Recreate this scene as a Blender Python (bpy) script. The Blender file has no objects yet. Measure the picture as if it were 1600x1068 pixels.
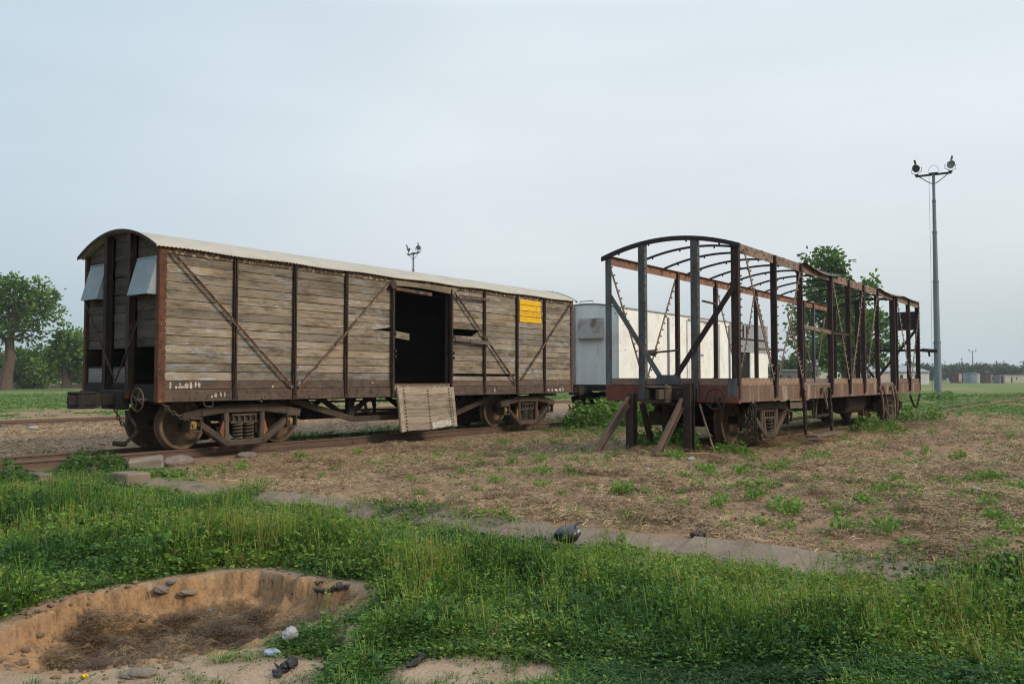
import bpy, math, random
import numpy as np
from mathutils import Vector

# ---------------------------------------------------------------- camera, sky, sun
C = bpy.context.scene
COL = C.collection
CAMZ = 1.42
R = math.radians
cam = bpy.data.cameras.new("camera")
cam.sensor_width = 36.0
cam.lens = 36.0 * 1325.6 / 1600.0
cam.clip_start = 0.05
cam.clip_end = 6000
camo = bpy.data.objects.new("camera", cam)
camo.location = (0, 0, CAMZ)
camo.rotation_euler = (math.pi / 2 + 0.04354, 0, 0)
COL.objects.link(camo)
C.camera = camo

SUN_EL, SUN_AZ = R(32), R(114)          # azimuth clockwise from +Y (straight ahead)
sl = bpy.data.lights.new("sun", 'SUN')
sl.energy = 2.75
sl.angle = R(14)
sl.color = (1.0, 0.86, 0.68)
so = bpy.data.objects.new("sun", sl)
sd = Vector((math.sin(SUN_AZ) * math.cos(SUN_EL), math.cos(SUN_AZ) * math.cos(SUN_EL), math.sin(SUN_EL)))
so.rotation_euler = sd.to_track_quat('Z', 'Y').to_euler()
so.location = (20, 0, 20)
COL.objects.link(so)

W = bpy.data.worlds.new("World")
C.world = W
W.use_nodes = True
nt = W.node_tree
nt.nodes.clear()
wo = nt.nodes.new('ShaderNodeOutputWorld')
bg = nt.nodes.new('ShaderNodeBackground')
bg.inputs['Strength'].default_value = 0.1
sky = nt.nodes.new('ShaderNodeTexSky')
sky.sky_type = 'NISHITA'
sky.sun_disc = False
sky.sun_elevation = SUN_EL
sky.sun_rotation = SUN_AZ
sky.dust_density = 4.0
tc = nt.nodes.new('ShaderNodeTexCoord')
sep = nt.nodes.new('ShaderNodeSeparateXYZ')
nt.links.new(tc.outputs['Generated'], sep.inputs[0])
ramp = nt.nodes.new('ShaderNodeValToRGB')
els = ramp.color_ramp.elements
els[0].position = 0.0
els[0].color = (0.52, 0.61, 0.635, 1)
els[1].position = 1.0
els[1].color = (1.22, 1.42, 1.66, 1)
for p, c in ((0.05, (0.57, 0.645, 0.67)), (0.14, (0.735, 0.785, 0.815)), (0.27, (0.78, 0.845, 0.88)), (0.40, (0.74, 0.825, 0.88)), (0.55, (1.05, 1.20, 1.36))):
    e = els.new(p)
    e.color = (*c, 1)
nt.links.new(sep.outputs['Z'], ramp.inputs[0])
mp = nt.nodes.new('ShaderNodeMapping')
mp.inputs['Scale'].default_value = (1.4, 1.4, 5.0)
nt.links.new(tc.outputs['Generated'], mp.inputs[0])
nz = nt.nodes.new('ShaderNodeTexNoise')
nz.inputs['Scale'].default_value = 2.2
nz.inputs['Detail'].default_value = 5
nt.links.new(mp.outputs[0], nz.inputs['Vector'])
mr = nt.nodes.new('ShaderNodeMapRange')
mr.inputs['From Min'].default_value = 0.3
mr.inputs['From Max'].default_value = 0.7
mr.inputs['To Min'].default_value = 9.75
mr.inputs['To Max'].default_value = 10.45
nt.links.new(nz.outputs[0], mr.inputs[0])
vm = nt.nodes.new('ShaderNodeVectorMath')
vm.operation = 'SCALE'
nt.links.new(ramp.outputs[0], vm.inputs[0])
nt.links.new(mr.outputs[0], vm.inputs['Scale'])
mx = nt.nodes.new('ShaderNodeMix')
mx.data_type = 'RGBA'
mx.inputs[0].default_value = 0.9        # thin overcast veil over the clear sky
nt.links.new(sky.outputs[0], mx.inputs[6])
side_n = nt.nodes.new('ShaderNodeMapRange')
side_n.inputs['From Min'].default_value = -0.75
side_n.inputs['From Max'].default_value = -0.05
nt.links.new(sep.outputs['X'], side_n.inputs[0])
tintn = nt.nodes.new('ShaderNodeMix')
tintn.data_type = 'RGBA'
tintn.inputs[6].default_value = (0.62, 0.75, 0.84, 1)
tintn.inputs[7].default_value = (1, 1, 1, 1)
nt.links.new(side_n.outputs[0], tintn.inputs[0])
mulv = nt.nodes.new('ShaderNodeVectorMath')
mulv.operation = 'MULTIPLY'
nt.links.new(vm.outputs[0], mulv.inputs[0])
nt.links.new(tintn.outputs[2], mulv.inputs[1])
nt.links.new(mulv.outputs[0], mx.inputs[7])
nt.links.new(mx.outputs[2], bg.inputs['Color'])
nt.links.new(bg.outputs[0], wo.inputs[0])

C.view_settings.view_transform = 'Standard'
C.view_settings.look = 'None'
C.view_settings.exposure = 0.08
C.view_settings.gamma = 1.0
C.view_settings.use_curve_mapping = False
C.cycles.use_denoising = True
C.cycles.pixel_filter_type = 'BLACKMAN_HARRIS'
C.cycles.filter_width = 1.15
C.cycles.max_bounces = 6
C.cycles.transparent_max_bounces = 6

# ---------------------------------------------------------------- helpers
rng = random.Random(11)
nr = np.random.RandomState(5)
ANG = 0.64240                                   # track direction, clockwise from straight ahead
RZ = math.pi / 2 - ANG
U2 = np.array([math.sin(ANG), math.cos(ANG)])   # along the tracks, away from the camera
N2 = np.array([-math.cos(ANG), math.sin(ANG)])  # across, to the left
B2 = np.array([-5.949, 14.256])                 # near corner of the boxcar
F2 = np.array([3.715, 13.916])                  # near corner of the frame wagon


def UN(U, N):
    p = B2 + U2 * U + N2 * N
    return float(p[0]), float(p[1])


def at(px, D, z=None, py=None):
    """world point at distance D seen at photo column px (and row py)"""
    c, s = math.cos(0.04354), math.sin(0.04354)
    V = -((py if py is not None else 591.8) - 534) / 1325.6
    x, y, zz = (px - 800) / 1325.6, c - V * s, s + V * c
    t = D / y
    return (x * t, D, CAMZ + zz * t if z is None else z)


class MB:
    def __init__(self):
        self.v, self.f, self.r, self.m, self.cur = [], [], [], [], 0

    def add(self, vs, fs, rnd=None):
        o = len(self.v)
        rnd = rng.random() if rnd is None else rnd
        self.v.extend([tuple(map(float, p)) for p in vs])
        self.r.extend([rnd] * len(vs))
        self.f.extend([tuple(i + o for i in f) for f in fs])
        self.m.extend([self.cur] * len(fs))
        return self

    def box(self, x0, x1, y0, y1, z0, z1, rnd=None):
        vs = [(x0, y0, z0), (x1, y0, z0), (x1, y1, z0), (x0, y1, z0), (x0, y0, z1), (x1, y0, z1), (x1, y1, z1), (x0, y1, z1)]
        return self.add(vs, [(0, 3, 2, 1), (4, 5, 6, 7), (0, 1, 5, 4), (1, 2, 6, 5), (2, 3, 7, 6), (3, 0, 4, 7)], rnd)

    def beam(self, p, q, w, h, up=(0, 0, 1), rnd=None, w2=None, h2=None):
        p, q = Vector(p), Vector(q)
        d = (q - p).normalized()
        s = d.cross(Vector(up))
        if s.length < 1e-4:
            s = d.cross(Vector((1, 0, 0)))
        s.normalize()
        t = s.cross(d)
        w2, h2 = w2 or w, h2 or h
        vs = []
        for o, ww, hh in ((p, w, h), (q, w2, h2)):
            for a, b in ((-1, -1), (1, -1), (1, 1), (-1, 1)):
                vs.append(o + s * a * ww / 2 + t * b * hh / 2)
        return self.add(vs, [(3, 2, 1, 0), (4, 5, 6, 7), (0, 1, 5, 4), (1, 2, 6, 5), (2, 3, 7, 6), (3, 0, 4, 7)], rnd)

    def tube(self, pts, r, n=8, rnd=None, closed=False):
        pts = [Vector(p) for p in pts]
        rs = r if isinstance(r, (list, tuple)) else [r] * len(pts)
        vs, fs = [], []
        ref = Vector((0.31, 0.2, 0.93))
        m = len(pts)
        for i, p in enumerate(pts):
            a = pts[(i - 1) % m] if closed else pts[max(i - 1, 0)]
            b = pts[(i + 1) % m] if closed else pts[min(i + 1, m - 1)]
            d = (b - a).normalized()
            s = d.cross(ref)
            if s.length < 1e-3:
                s = d.cross(Vector((1, 0, 0)))
            s.normalize()
            t = d.cross(s)
            for k in range(n):
                an = 2 * math.pi * k / n
                vs.append(p + (s * math.cos(an) + t * math.sin(an)) * rs[i])
        for i in range(m if closed else m - 1):
            j = (i + 1) % m
            for k in range(n):
                l = (k + 1) % n
                fs.append((i * n + k, i * n + l, j * n + l, j * n + k))
        if not closed:
            fs.append(tuple(reversed(range(n))))
            fs.append(tuple(range((m - 1) * n, m * n)))
        return self.add(vs, fs, rnd)

    def lathe(self, c, prof, axis='y', n=32, rnd=None):
        vs, fs = [], []
        for rr, h in prof:
            for k in range(n):
                a = 2 * math.pi * k / n
                x, z = rr * math.cos(a), rr * math.sin(a)
                vs.append((c[0] + x, c[1] + h, c[2] + z) if axis == 'y' else (c[0] + x, c[1] + z, c[2] + h) if axis == 'z' else (c[0] + h, c[1] + x, c[2] + z))
        for i in range(len(prof) - 1):
            for k in range(n):
                l = (k + 1) % n
                fs.append((i * n + k, i * n + l, (i + 1) * n + l, (i + 1) * n + k))
        if prof[0][0] > 1e-4:
            fs.append(tuple(range(n)))
        if prof[-1][0] > 1e-4:
            fs.append(tuple(range((len(prof) - 1) * n, len(prof) * n)))
        return self.add(vs, fs, rnd)

    def prism(self, poly, y0, y1, rnd=None):
        """polygon in x,z between two y"""
        n = len(poly)
        vs = [(x, y0, z) for x, z in poly] + [(x, y1, z) for x, z in poly]
        fs = [tuple(range(n)), tuple(reversed(range(n, 2 * n)))] + [(i, (i + 1) % n + 0, (i + 1) % n + n, i + n) for i in range(n)]
        return self.add(vs, fs, rnd)

    def prismx(self, poly, x0, x1, rnd=None):
        n = len(poly)
        vs = [(x0, y, z) for y, z in poly] + [(x1, y, z) for y, z in poly]
        fs = [tuple(range(n)), tuple(reversed(range(n, 2 * n)))] + [(i, (i + 1) % n, (i + 1) % n + n, i + n) for i in range(n)]
        return self.add(vs, fs, rnd)

    def build(self, name, mat, parent=None, bevel=0.0, smooth=False, fix=True):
        me = bpy.data.meshes.new(name)
        me.from_pydata(self.v, [], self.f)
        at_ = me.attributes.new('rnd', 'FLOAT', 'POINT')
        at_.data.foreach_set('value', np.array(self.r, dtype=np.float32))
        if fix:
            import bmesh
            bm = bmesh.new()
            bm.from_mesh(me)
            bmesh.ops.recalc_face_normals(bm, faces=bm.faces)
            bm.to_mesh(me)
            bm.free()
        if smooth:
            me.polygons.foreach_set('use_smooth', [True] * len(me.polygons))
        for mt in (mat if isinstance(mat, list) else [mat]):
            me.materials.append(mt)
        if isinstance(mat, list):
            me.polygons.foreach_set('material_index', self.m)
        o = bpy.data.objects.new(name, me)
        COL.objects.link(o)
        if parent:
            o.parent = parent
        if bevel:
            b = o.modifiers.new('bevel', 'BEVEL')
            b.width = bevel
            b.segments = 1
            b.limit_method = 'ANGLE'
            b.angle_limit = R(50)
        return o


def np_mesh(name, V, quads=None, tris=None, attrs=None, mat=None, parent=None):
    me = bpy.data.meshes.new(name)
    loops, starts = [], []
    n = 0
    if quads is not None and len(quads):
        loops.append(np.asarray(quads, dtype=np.int32).ravel())
        starts.append(np.arange(len(quads), dtype=np.int32) * 4)
        n = len(quads) * 4
    if tris is not None and len(tris):
        loops.append(np.asarray(tris, dtype=np.int32).ravel())
        starts.append(n + np.arange(len(tris), dtype=np.int32) * 3)
    L, S = np.concatenate(loops), np.concatenate(starts)
    me.vertices.add(len(V))
    me.vertices.foreach_set('co', np.asarray(V, dtype=np.float32).ravel())
    me.loops.add(len(L))
    me.loops.foreach_set('vertex_index', L)
    me.polygons.add(len(S))
    me.polygons.foreach_set('loop_start', S)
    me.update(calc_edges=True)
    me.validate()
    for k, a in (attrs or {}).items():
        x = me.attributes.new(k, 'FLOAT', 'POINT')
        x.data.foreach_set('value', np.asarray(a, dtype=np.float32))
    if mat:
        me.materials.append(mat)
    o = bpy.data.objects.new(name, me)
    COL.objects.link(o)
    if parent:
        o.parent = parent
    return o


def tag(o, label=None, cat=None, group=None, kind=None):
    for k, v in (('label', label), ('category', cat), ('group', group), ('kind', kind)):
        if v:
            o[k] = v
    return o


def thing(name, label, cat, loc=(0, 0, 0), rz=0.0, group=None):
    o = bpy.data.objects.new(name, None)
    o.empty_display_size = 0.2
    o.location = loc
    o.rotation_euler = (0, 0, rz)
    COL.objects.link(o)
    return tag(o, label, cat, group)


def sm(a, b, x):
    t = np.clip((np.asarray(x, dtype=float) - a) / (b - a), 0, 1)
    return t * t * (3 - 2 * t)


_lat = np.random.RandomState(3).rand(256, 256)


def vnoise(x, y):
    x, y = np.asarray(x, dtype=float), np.asarray(y, dtype=float)
    xi, yi = np.floor(x).astype(int), np.floor(y).astype(int)
    fx, fy = x - xi, y - yi
    fx, fy = fx * fx * (3 - 2 * fx), fy * fy * (3 - 2 * fy)
    g = lambda i, j: _lat[i % 256, j % 256]
    return (g(xi, yi) * (1 - fx) + g(xi + 1, yi) * fx) * (1 - fy) + (g(xi, yi + 1) * (1 - fx) + g(xi + 1, yi + 1) * fx) * fy


def fbm(x, y, o=4):
    s, a, t = 0, 0.5, 0
    for i in range(o):
        s = s + a * vnoise(x * 2 ** i + 17.3 * i, y * 2 ** i + 5.1 * i)
        t += a
        a *= 0.5
    return s / t - 0.5


# ---------------------------------------------------------------- materials
def newmat(name):
    m = bpy.data.materials.new(name)
    m.use_nodes = True
    t = m.node_tree
    t.nodes.clear()
    out = t.nodes.new('ShaderNodeOutputMaterial')
    p = t.nodes.new('ShaderNodeBsdfPrincipled')
    t.links.new(p.outputs[0], out.inputs[0])
    return m, t, p, out


def nd(t, typ, **kw):
    n = t.nodes.new(typ)
    for k, v in kw.items():
        setattr(n, k, v)
    return n


def noise(t, vec, scale, detail=4, rough=0.6):
    n = t.nodes.new('ShaderNodeTexNoise')
    n.inputs['Scale'].default_value = scale
    n.inputs['Detail'].default_value = detail
    n.inputs['Roughness'].default_value = rough
    if vec is not None:
        t.links.new(vec, n.inputs['Vector'])
    return n.outputs[0]


def rng_(t, v, a, b, c=0.0, d=1.0, smooth=False):
    n = t.nodes.new('ShaderNodeMapRange')
    if smooth:
        n.interpolation_type = 'SMOOTHSTEP'
    n.inputs[1].default_value, n.inputs[2].default_value = a, b
    n.inputs[3].default_value, n.inputs[4].default_value = c, d
    t.links.new(v, n.inputs[0])
    return n.outputs[0]


def mixc(t, fac, a, b):
    n = t.nodes.new('ShaderNodeMix')
    n.data_type = 'RGBA'
    for i, x in ((0, fac), (6, a), (7, b)):
        if isinstance(x, (int, float)):
            n.inputs[i].default_value = x
        elif isinstance(x, (tuple, list)):
            n.inputs[i].default_value = (*x, 1) if len(x) == 3 else x
        else:
            t.links.new(x, n.inputs[i])
    return n.outputs[2]


def mth(t, op, a, b=None):
    n = t.nodes.new('ShaderNodeMath')
    n.operation = op
    for i, x in ((0, a), (1, b)):
        if x is None:
            continue
        if isinstance(x, (int, float)):
            n.inputs[i].default_value = x
        else:
            t.links.new(x, n.inputs[i])
    return n.outputs[0]


def mapped(t, scale, loc=(0, 0, 0), coord='Object'):
    c = t.nodes.new('ShaderNodeTexCoord')
    m = t.nodes.new('ShaderNodeMapping')
    m.inputs['Scale'].default_value = scale
    m.inputs['Location'].default_value = loc
    t.links.new(c.outputs[coord], m.inputs[0])
    return m.outputs[0]


def attr(t, name):
    a = t.nodes.new('ShaderNodeAttribute')
    a.attribute_name = name
    return a.outputs['Fac']


def bump(t, p, h, strength, dist=0.02):
    b = t.nodes.new('ShaderNodeBump')
    b.inputs['Strength'].default_value = strength
    b.inputs['Distance'].default_value = dist
    t.links.new(h, b.inputs['Height'])
    t.links.new(b.outputs[0], p.inputs['Normal'])


def gmat(name, c1, c2, stretch=(1, 1, 1), scale=4, patches=(), rough=0.85, bmp=0.3, rnd=0.25, metal=0.0):
    """worn surface: two base tones, then patches of (colour, noise scale, threshold, softness, stretch)"""
    m, t, p, out = newmat(name)
    v = mapped(t, stretch)
    n1 = noise(t, v, scale, 6, 0.65)
    col = mixc(t, rng_(t, n1, 0.35, 0.65), c1, c2)
    fine = noise(t, mapped(t, (1, 1, 1)), 60, 3)
    for i, (pc, ps, th, soft, st) in enumerate(patches):
        pn = noise(t, mapped(t, st, (3.1 * i + 1, 7.7 * i, 1.3 * i)), ps, 6, 0.7)
        col = mixc(t, rng_(t, pn, th, th + soft), col, pc)
    k = rng_(t, attr(t, 'rnd'), 0, 1, 1 - rnd, 1 + rnd)
    k2 = mth(t, 'MULTIPLY', k, rng_(t, fine, 0.3, 0.7, 0.82, 1.18))
    s = t.nodes.new('ShaderNodeVectorMath')
    s.operation = 'SCALE'
    t.links.new(col, s.inputs[0])
    t.links.new(k2, s.inputs['Scale'])
    t.links.new(s.outputs[0], p.inputs['Base Color'])
    p.inputs['Roughness'].default_value = rough
    p.inputs['Metallic'].default_value = metal
    p.inputs['Specular IOR Level'].default_value = 0.25
    if bmp:
        bump(t, p, mth(t, 'ADD', n1, mth(t, 'MULTIPLY', fine, 0.5)), bmp)
    return m


M = {}
ONE = (1, 1, 1)


def wood_mat(name, tan, grey, dark, bluep=0.62, rust=0.72, axis='x'):
    m, t, p, out = newmat(name)
    st = (0.9, 22, 22) if axis == 'x' else (22, 0.9, 22)
    grain = noise(t, mapped(t, st), 2.0, 8, 0.7)
    st2 = (0.5, 3, 3.4) if axis == 'x' else (3, 0.5, 3.4)
    broad = noise(t, mapped(t, st2, (2, 5, 1)), 2.6, 7, 0.7)
    r = attr(t, 'rnd')
    wv = mth(t, 'ADD', mth(t, 'MULTIPLY', broad, 0.85), mth(t, 'MULTIPLY', r, 0.25))
    col = mixc(t, rng_(t, wv, 0.32, 0.72), tan, grey)
    col = mixc(t, rng_(t, grain, 0.50, 0.70, 0, 0.85), col, dark)
    # dark weather stains running along and below boards
    stain = noise(t, mapped(t, (1.1, 1.1, 4.5), (9, 1, 4)), 1.5, 6, 0.7)
    col = mixc(t, rng_(t, stain, 0.46, 0.66, 0, 0.8), col, dark)
    # remains of pale blue-grey paint in flakes
    fl = noise(t, mapped(t, (1.3, 1.3, 5.5), (4, 4, 4)), 2.6, 8, 0.75)
    br = noise(t, mapped(t, (0.7, 0.7, 0.9), (8, 2, 6)), 0.9, 3, 0.5)
    fm = mth(t, 'MULTIPLY', rng_(t, fl, bluep - 0.05, bluep + 0.05), rng_(t, br, 0.38, 0.55))
    col = mixc(t, mth(t, 'MULTIPLY', fm, 0.6), col, (0.31, 0.335, 0.35))
    wh = noise(t, mapped(t, (2.2, 2.2, 4.0), (1, 8, 3)), 4.0, 6, 0.7)
    col = mixc(t, rng_(t, wh, 0.715, 0.74), col, (0.55, 0.53, 0.48))
    ru = noise(t, mapped(t, (1, 1, 1.6), (6, 3, 9)), 2.2, 6, 0.7)
    col = mixc(t, rng_(t, ru, rust, rust + 0.08, 0, 0.7), col, (0.115, 0.055, 0.03))
    s = t.nodes.new('ShaderNodeVectorMath')
    s.operation = 'SCALE'
    t.links.new(col, s.inputs[0])
    t.links.new(rng_(t, mth(t, 'FRACT', mth(t, 'MULTIPLY', r, 7.31)), 0, 1, 0.72, 1.22), s.inputs['Scale'])
    t.links.new(s.outputs[0], p.inputs['Base Color'])
    p.inputs['Roughness'].default_value = 0.92
    p.inputs['Specular IOR Level'].default_value = 0.15
    bump(t, p, mth(t, 'ADD', grain, mth(t, 'MULTIPLY', fl, 0.3)), 0.55, 0.01)
    return m


M['wood'] = wood_mat('weathered_wood', (0.245, 0.190, 0.125), (0.215, 0.183, 0.142), (0.060, 0.045, 0.032), bluep=0.56)
M['wood_end'] = wood_mat('weathered_shaded_end_wood', (0.092, 0.070, 0.053), (0.085, 0.072, 0.064), (0.036, 0.027, 0.022), bluep=0.66, axis='y')  # side wood copied darker: shade on the end put into the colour
M['door_wood'] = wood_mat('bare_door_wood', (0.29, 0.235, 0.165), (0.27, 0.22, 0.165), (0.12, 0.09, 0.06), bluep=0.7)
M['inner_wood'] = gmat('shade_dark_inner_wood', (0.034, 0.025, 0.018), (0.018, 0.013, 0.010), (1, 12, 12), 2)  # gloom of the closed interior put into the base colour
M['post'] = gmat('dark_rusted_steel', (0.045, 0.028, 0.020), (0.026, 0.018, 0.015), scale=5, patches=(((0.115, 0.05, 0.025), 6, 0.55, 0.12, (2, 2, 0.8)), ((0.30, 0.28, 0.24), 14, 0.66, 0.05, (2, 2, 1))))
M['corner'] = gmat('corner_rust', (0.135, 0.055, 0.03), (0.075, 0.032, 0.02), scale=6, patches=(((0.04, 0.025, 0.02), 8, 0.55, 0.1, ONE), ((0.36, 0.29, 0.18), 16, 0.64, 0.06, ONE), ((0.34, 0.17, 0.06), 12, 0.64, 0.06, ONE)))
M['brace'] = gmat('flaking_brace', (0.17, 0.115, 0.075), (0.095, 0.052, 0.033), scale=5, patches=(((0.05, 0.03, 0.022), 5, 0.50, 0.1, ONE), ((0.42, 0.38, 0.31), 9, 0.60, 0.05, ONE)))
M['sole'] = gmat('rusted_sole_bar', (0.125, 0.090, 0.064), (0.066, 0.046, 0.036), (0.6, 1, 2), 3, patches=(((0.085, 0.042, 0.028), 4, 0.54, 0.12, (1, 1, 2)), ((0.035, 0.024, 0.02), 6, 0.58, 0.08, (2, 2, 1)), ((0.22, 0.18, 0.12), 9, 0.64, 0.06, (1.5, 1, 2))))
M['toprail'] = gmat('peeling_top_rail', (0.10, 0.062, 0.038), (0.052, 0.034, 0.024), scale=5, patches=(((0.36, 0.30, 0.19), 12, 0.535, 0.05, (1, 1, 1.6)),))
M['roof'] = gmat('pale_roof_sheet', (0.38, 0.345, 0.285), (0.315, 0.285, 0.235), scale=2, patches=(((0.28, 0.20, 0.14), 5, 0.66, 0.1, (3, 0.4, 1)),), rough=0.7)
M['under'] = gmat('dark_underframe', (0.030, 0.023, 0.018), (0.018, 0.014, 0.012), scale=6)
M['iron'] = gmat('dusty_cast_iron', (0.082, 0.060, 0.043), (0.044, 0.033, 0.025), scale=5, patches=(((0.13, 0.068, 0.035), 6, 0.60, 0.1, ONE),))
M['iron_orange'] = gmat('orange_rust', (0.24, 0.10, 0.04), (0.15, 0.06, 0.03), scale=9)
M['bearing'] = gmat('greasy_yellow_bearing', (0.34, 0.22, 0.06), (0.13, 0.08, 0.03), scale=14)
M['wheel'] = gmat('rust_dusted_wheel', (0.115, 0.077, 0.048), (0.058, 0.040, 0.028), scale=3, patches=(((0.185, 0.135, 0.085), 4, 0.55, 0.15, ONE),))
M['wheel_dark'] = gmat('dark_wheel_plate', (0.05, 0.038, 0.028), (0.028, 0.022, 0.018), scale=3)
M['galv'] = gmat('galvanised_sheet', (0.235, 0.265, 0.28), (0.185, 0.212, 0.228), scale=3, patches=(((0.20, 0.22, 0.23), 7, 0.62, 0.1, (1, 1, 0.5)),), rough=0.6, bmp=0.1)
M['yellow'] = gmat('yellow_paint', (0.66, 0.38, 0.012), (0.54, 0.30, 0.012), scale=4, patches=(((0.40, 0.23, 0.03), 5, 0.54, 0.12, (1, 1, 3)), ((0.16, 0.11, 0.045), 12, 0.61, 0.05, (0.8, 1, 3.5))), rough=0.75, bmp=0.3, rnd=0.12)
M['whitepaint'] = gmat('old_white_paint', (0.42, 0.40, 0.35), (0.22, 0.19, 0.15), scale=14, bmp=0)
M['vanwhite'] = gmat('white_wagon_paint', (0.70, 0.69, 0.655), (0.60, 0.59, 0.56), (1, 1, 0.5), 2.5, patches=(((0.52, 0.49, 0.44), 1.6, 0.50, 0.2, (1.0, 1.0, 0.6)), ((0.36, 0.31, 0.25), 3.0, 0.62, 0.12, (2.0, 2.0, 0.35)), ((0.12, 0.09, 0.07), 7, 0.63, 0.04, (1, 1, 1.3))), rough=0.6, bmp=0.12, rnd=0.04)
M['vangrey'] = gmat('grey_wagon_panel', (0.23, 0.235, 0.245), (0.17, 0.172, 0.18), (1, 1, 0.5), 3, patches=(((0.08, 0.06, 0.05), 7, 0.62, 0.1, ONE),), rough=0.6, bmp=0.12)
M['vandark'] = gmat('dark_wagon_shade', (0.010, 0.009, 0.008), (0.006, 0.006, 0.006), scale=4)  # near-black colour standing for the unlit inside of the van
M['bluesteel'] = gmat('bluish_grey_painted_steel', (0.098, 0.103, 0.103), (0.066, 0.070, 0.071), (2, 2, 0.5), 3, patches=(((0.075, 0.042, 0.030), 3.5, 0.50, 0.14, (2, 2, 0.6)), ((0.028, 0.020, 0.016), 9, 0.62, 0.08, ONE)), rough=0.75)
M['darkrust'] = gmat('dark_brown_rust', (0.046, 0.027, 0.021), (0.026, 0.018, 0.016), (2, 2, 0.7), 4, patches=(((0.13, 0.062, 0.038), 6, 0.58, 0.12, (2, 2, 0.8)), ((0.02, 0.015, 0.013), 8, 0.60, 0.08, ONE)))
M['rail_rust'] = gmat('pinkish_rust', (0.21, 0.115, 0.08), (0.14, 0.072, 0.05), (0.7, 1, 1), 3, patches=(((0.07, 0.038, 0.028), 7, 0.58, 0.08, ONE),))
M['strap'] = gmat('toothed_strap_rust', (0.20, 0.15, 0.115), (0.10, 0.062, 0.045), scale=6, patches=(((0.045, 0.028, 0.022), 7, 0.55, 0.1, ONE),))
M['hoop'] = gmat('black_hoop', (0.022, 0.021, 0.022), (0.034, 0.026, 0.023), scale=6)
M['redox'] = gmat('faded_red_oxide', (0.17, 0.050, 0.034), (0.10, 0.038, 0.029), (0.8, 0.8, 0.8), 3, patches=(((0.055, 0.034, 0.028), 3, 0.56, 0.12, (1.2, 1.2, 1)),))
M['solefr'] = gmat('frame_wagon_sole', (0.140, 0.088, 0.062), (0.092, 0.055, 0.039), (1.2, 1.2, 0.6), 3, patches=(((0.15, 0.062, 0.036), 1.7, 0.54, 0.06, (1.3, 1, 0.1)), ((0.24, 0.19, 0.145), 2.2, 0.54, 0.08, (1.3, 1, 0.15)), ((0.055, 0.034, 0.028), 8, 0.64, 0.06, (1, 1, 0.8))))
M['deckstrip'] = gmat('deck_edge_strip', (0.20, 0.135, 0.092), (0.145, 0.096, 0.068), (0.8, 1, 2), 4, patches=(((0.04, 0.03, 0.025), 14, 0.64, 0.06, ONE),))
M['railtop'] = gmat('rusty_rail', (0.125, 0.080, 0.056), (0.085, 0.054, 0.040), (0.3, 4, 4), 3, patches=(((0.055, 0.036, 0.028), 6, 0.58, 0.1, ONE),), rough=0.7)
M['sleeper'] = gmat('old_sleeper', (0.14, 0.105, 0.08), (0.085, 0.066, 0.052), (1, 8, 8), 2)
M['block'] = gmat('worn_grey_timber', (0.19, 0.155, 0.12), (0.12, 0.098, 0.078), (1, 9, 9), 2, bmp=0.6)
M['stone'] = gmat('dusty_stone', (0.19, 0.15, 0.12), (0.12, 0.095, 0.078), scale=6, bmp=0.6)
M['kerb'] = gmat('weathered_concrete', (0.195, 0.148, 0.105), (0.150, 0.112, 0.079), scale=3, patches=(((0.10, 0.074, 0.050), 3.0, 0.52, 0.16, ONE), ((0.26, 0.19, 0.12), 5, 0.62, 0.1, ONE)), bmp=0.7, rnd=0.08)
M['mast'] = gmat('grey_lamp_mast', (0.16, 0.185, 0.205), (0.125, 0.145, 0.165), (2, 2, 0.3), 2, patches=(((0.09, 0.075, 0.065), 5, 0.62, 0.12, ONE),), rough=0.6, bmp=0.1)
M['lampdark'] = gmat('dark_floodlight', (0.03, 0.033, 0.036), (0.05, 0.05, 0.05), scale=4, rough=0.5, bmp=0)
M['lampgrey'] = gmat('grey_floodlight', (0.17, 0.21, 0.235), (0.13, 0.16, 0.18), scale=4, rough=0.5, bmp=0)
M['blackbag'] = gmat('black_polythene', (0.012, 0.012, 0.014), (0.02, 0.02, 0.023), scale=8, rough=0.3, bmp=0.3)
M['blackbag'].node_tree.nodes['Principled BSDF'].inputs['Specular IOR Level'].default_value = 0.6
M['whitebag'] = gmat('dirty_white_polythene', (0.32, 0.32, 0.32), (0.17, 0.17, 0.17), scale=22, rough=0.45, bmp=0.6)
M['bluebag'] = gmat('pale_blue_polythene', (0.36, 0.43, 0.52), (0.25, 0.30, 0.36), scale=10, rough=0.45, bmp=0.6)
M['rag'] = gmat('charred_rag', (0.022, 0.022, 0.024), (0.05, 0.047, 0.045), scale=12, rough=0.9, bmp=0.6)
M['bark'] = gmat('rough_bark', (0.115, 0.075, 0.048), (0.06, 0.042, 0.030), (3, 3, 0.8), 3, bmp=0.6)
M['bwhite'] = gmat('white_wall', (0.62, 0.60, 0.55), (0.52, 0.50, 0.46), scale=0.4, bmp=0)
M['bpink'] = gmat('pinkish_render', (0.42, 0.32, 0.26), (0.36, 0.28, 0.22), scale=0.4, bmp=0)
M['bbeige'] = gmat('beige_render', (0.42, 0.37, 0.29), (0.36, 0.31, 0.25), scale=0.4, bmp=0)
M['bgrey'] = gmat('grey_render', (0.17, 0.155, 0.145), (0.13, 0.12, 0.115), scale=0.5, bmp=0)
M['roofgrey'] = gmat('grey_roof_sheet', (0.27, 0.28, 0.29), (0.21, 0.22, 0.23), scale=0.5, bmp=0)
M['bdark'] = gmat('dark_opening', (0.03, 0.03, 0.032), (0.02, 0.02, 0.02), scale=1, bmp=0)
M['bbrown'] = gmat('brown_hut_board', (0.115, 0.062, 0.042), (0.08, 0.045, 0.032), scale=1, bmp=0)
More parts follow.
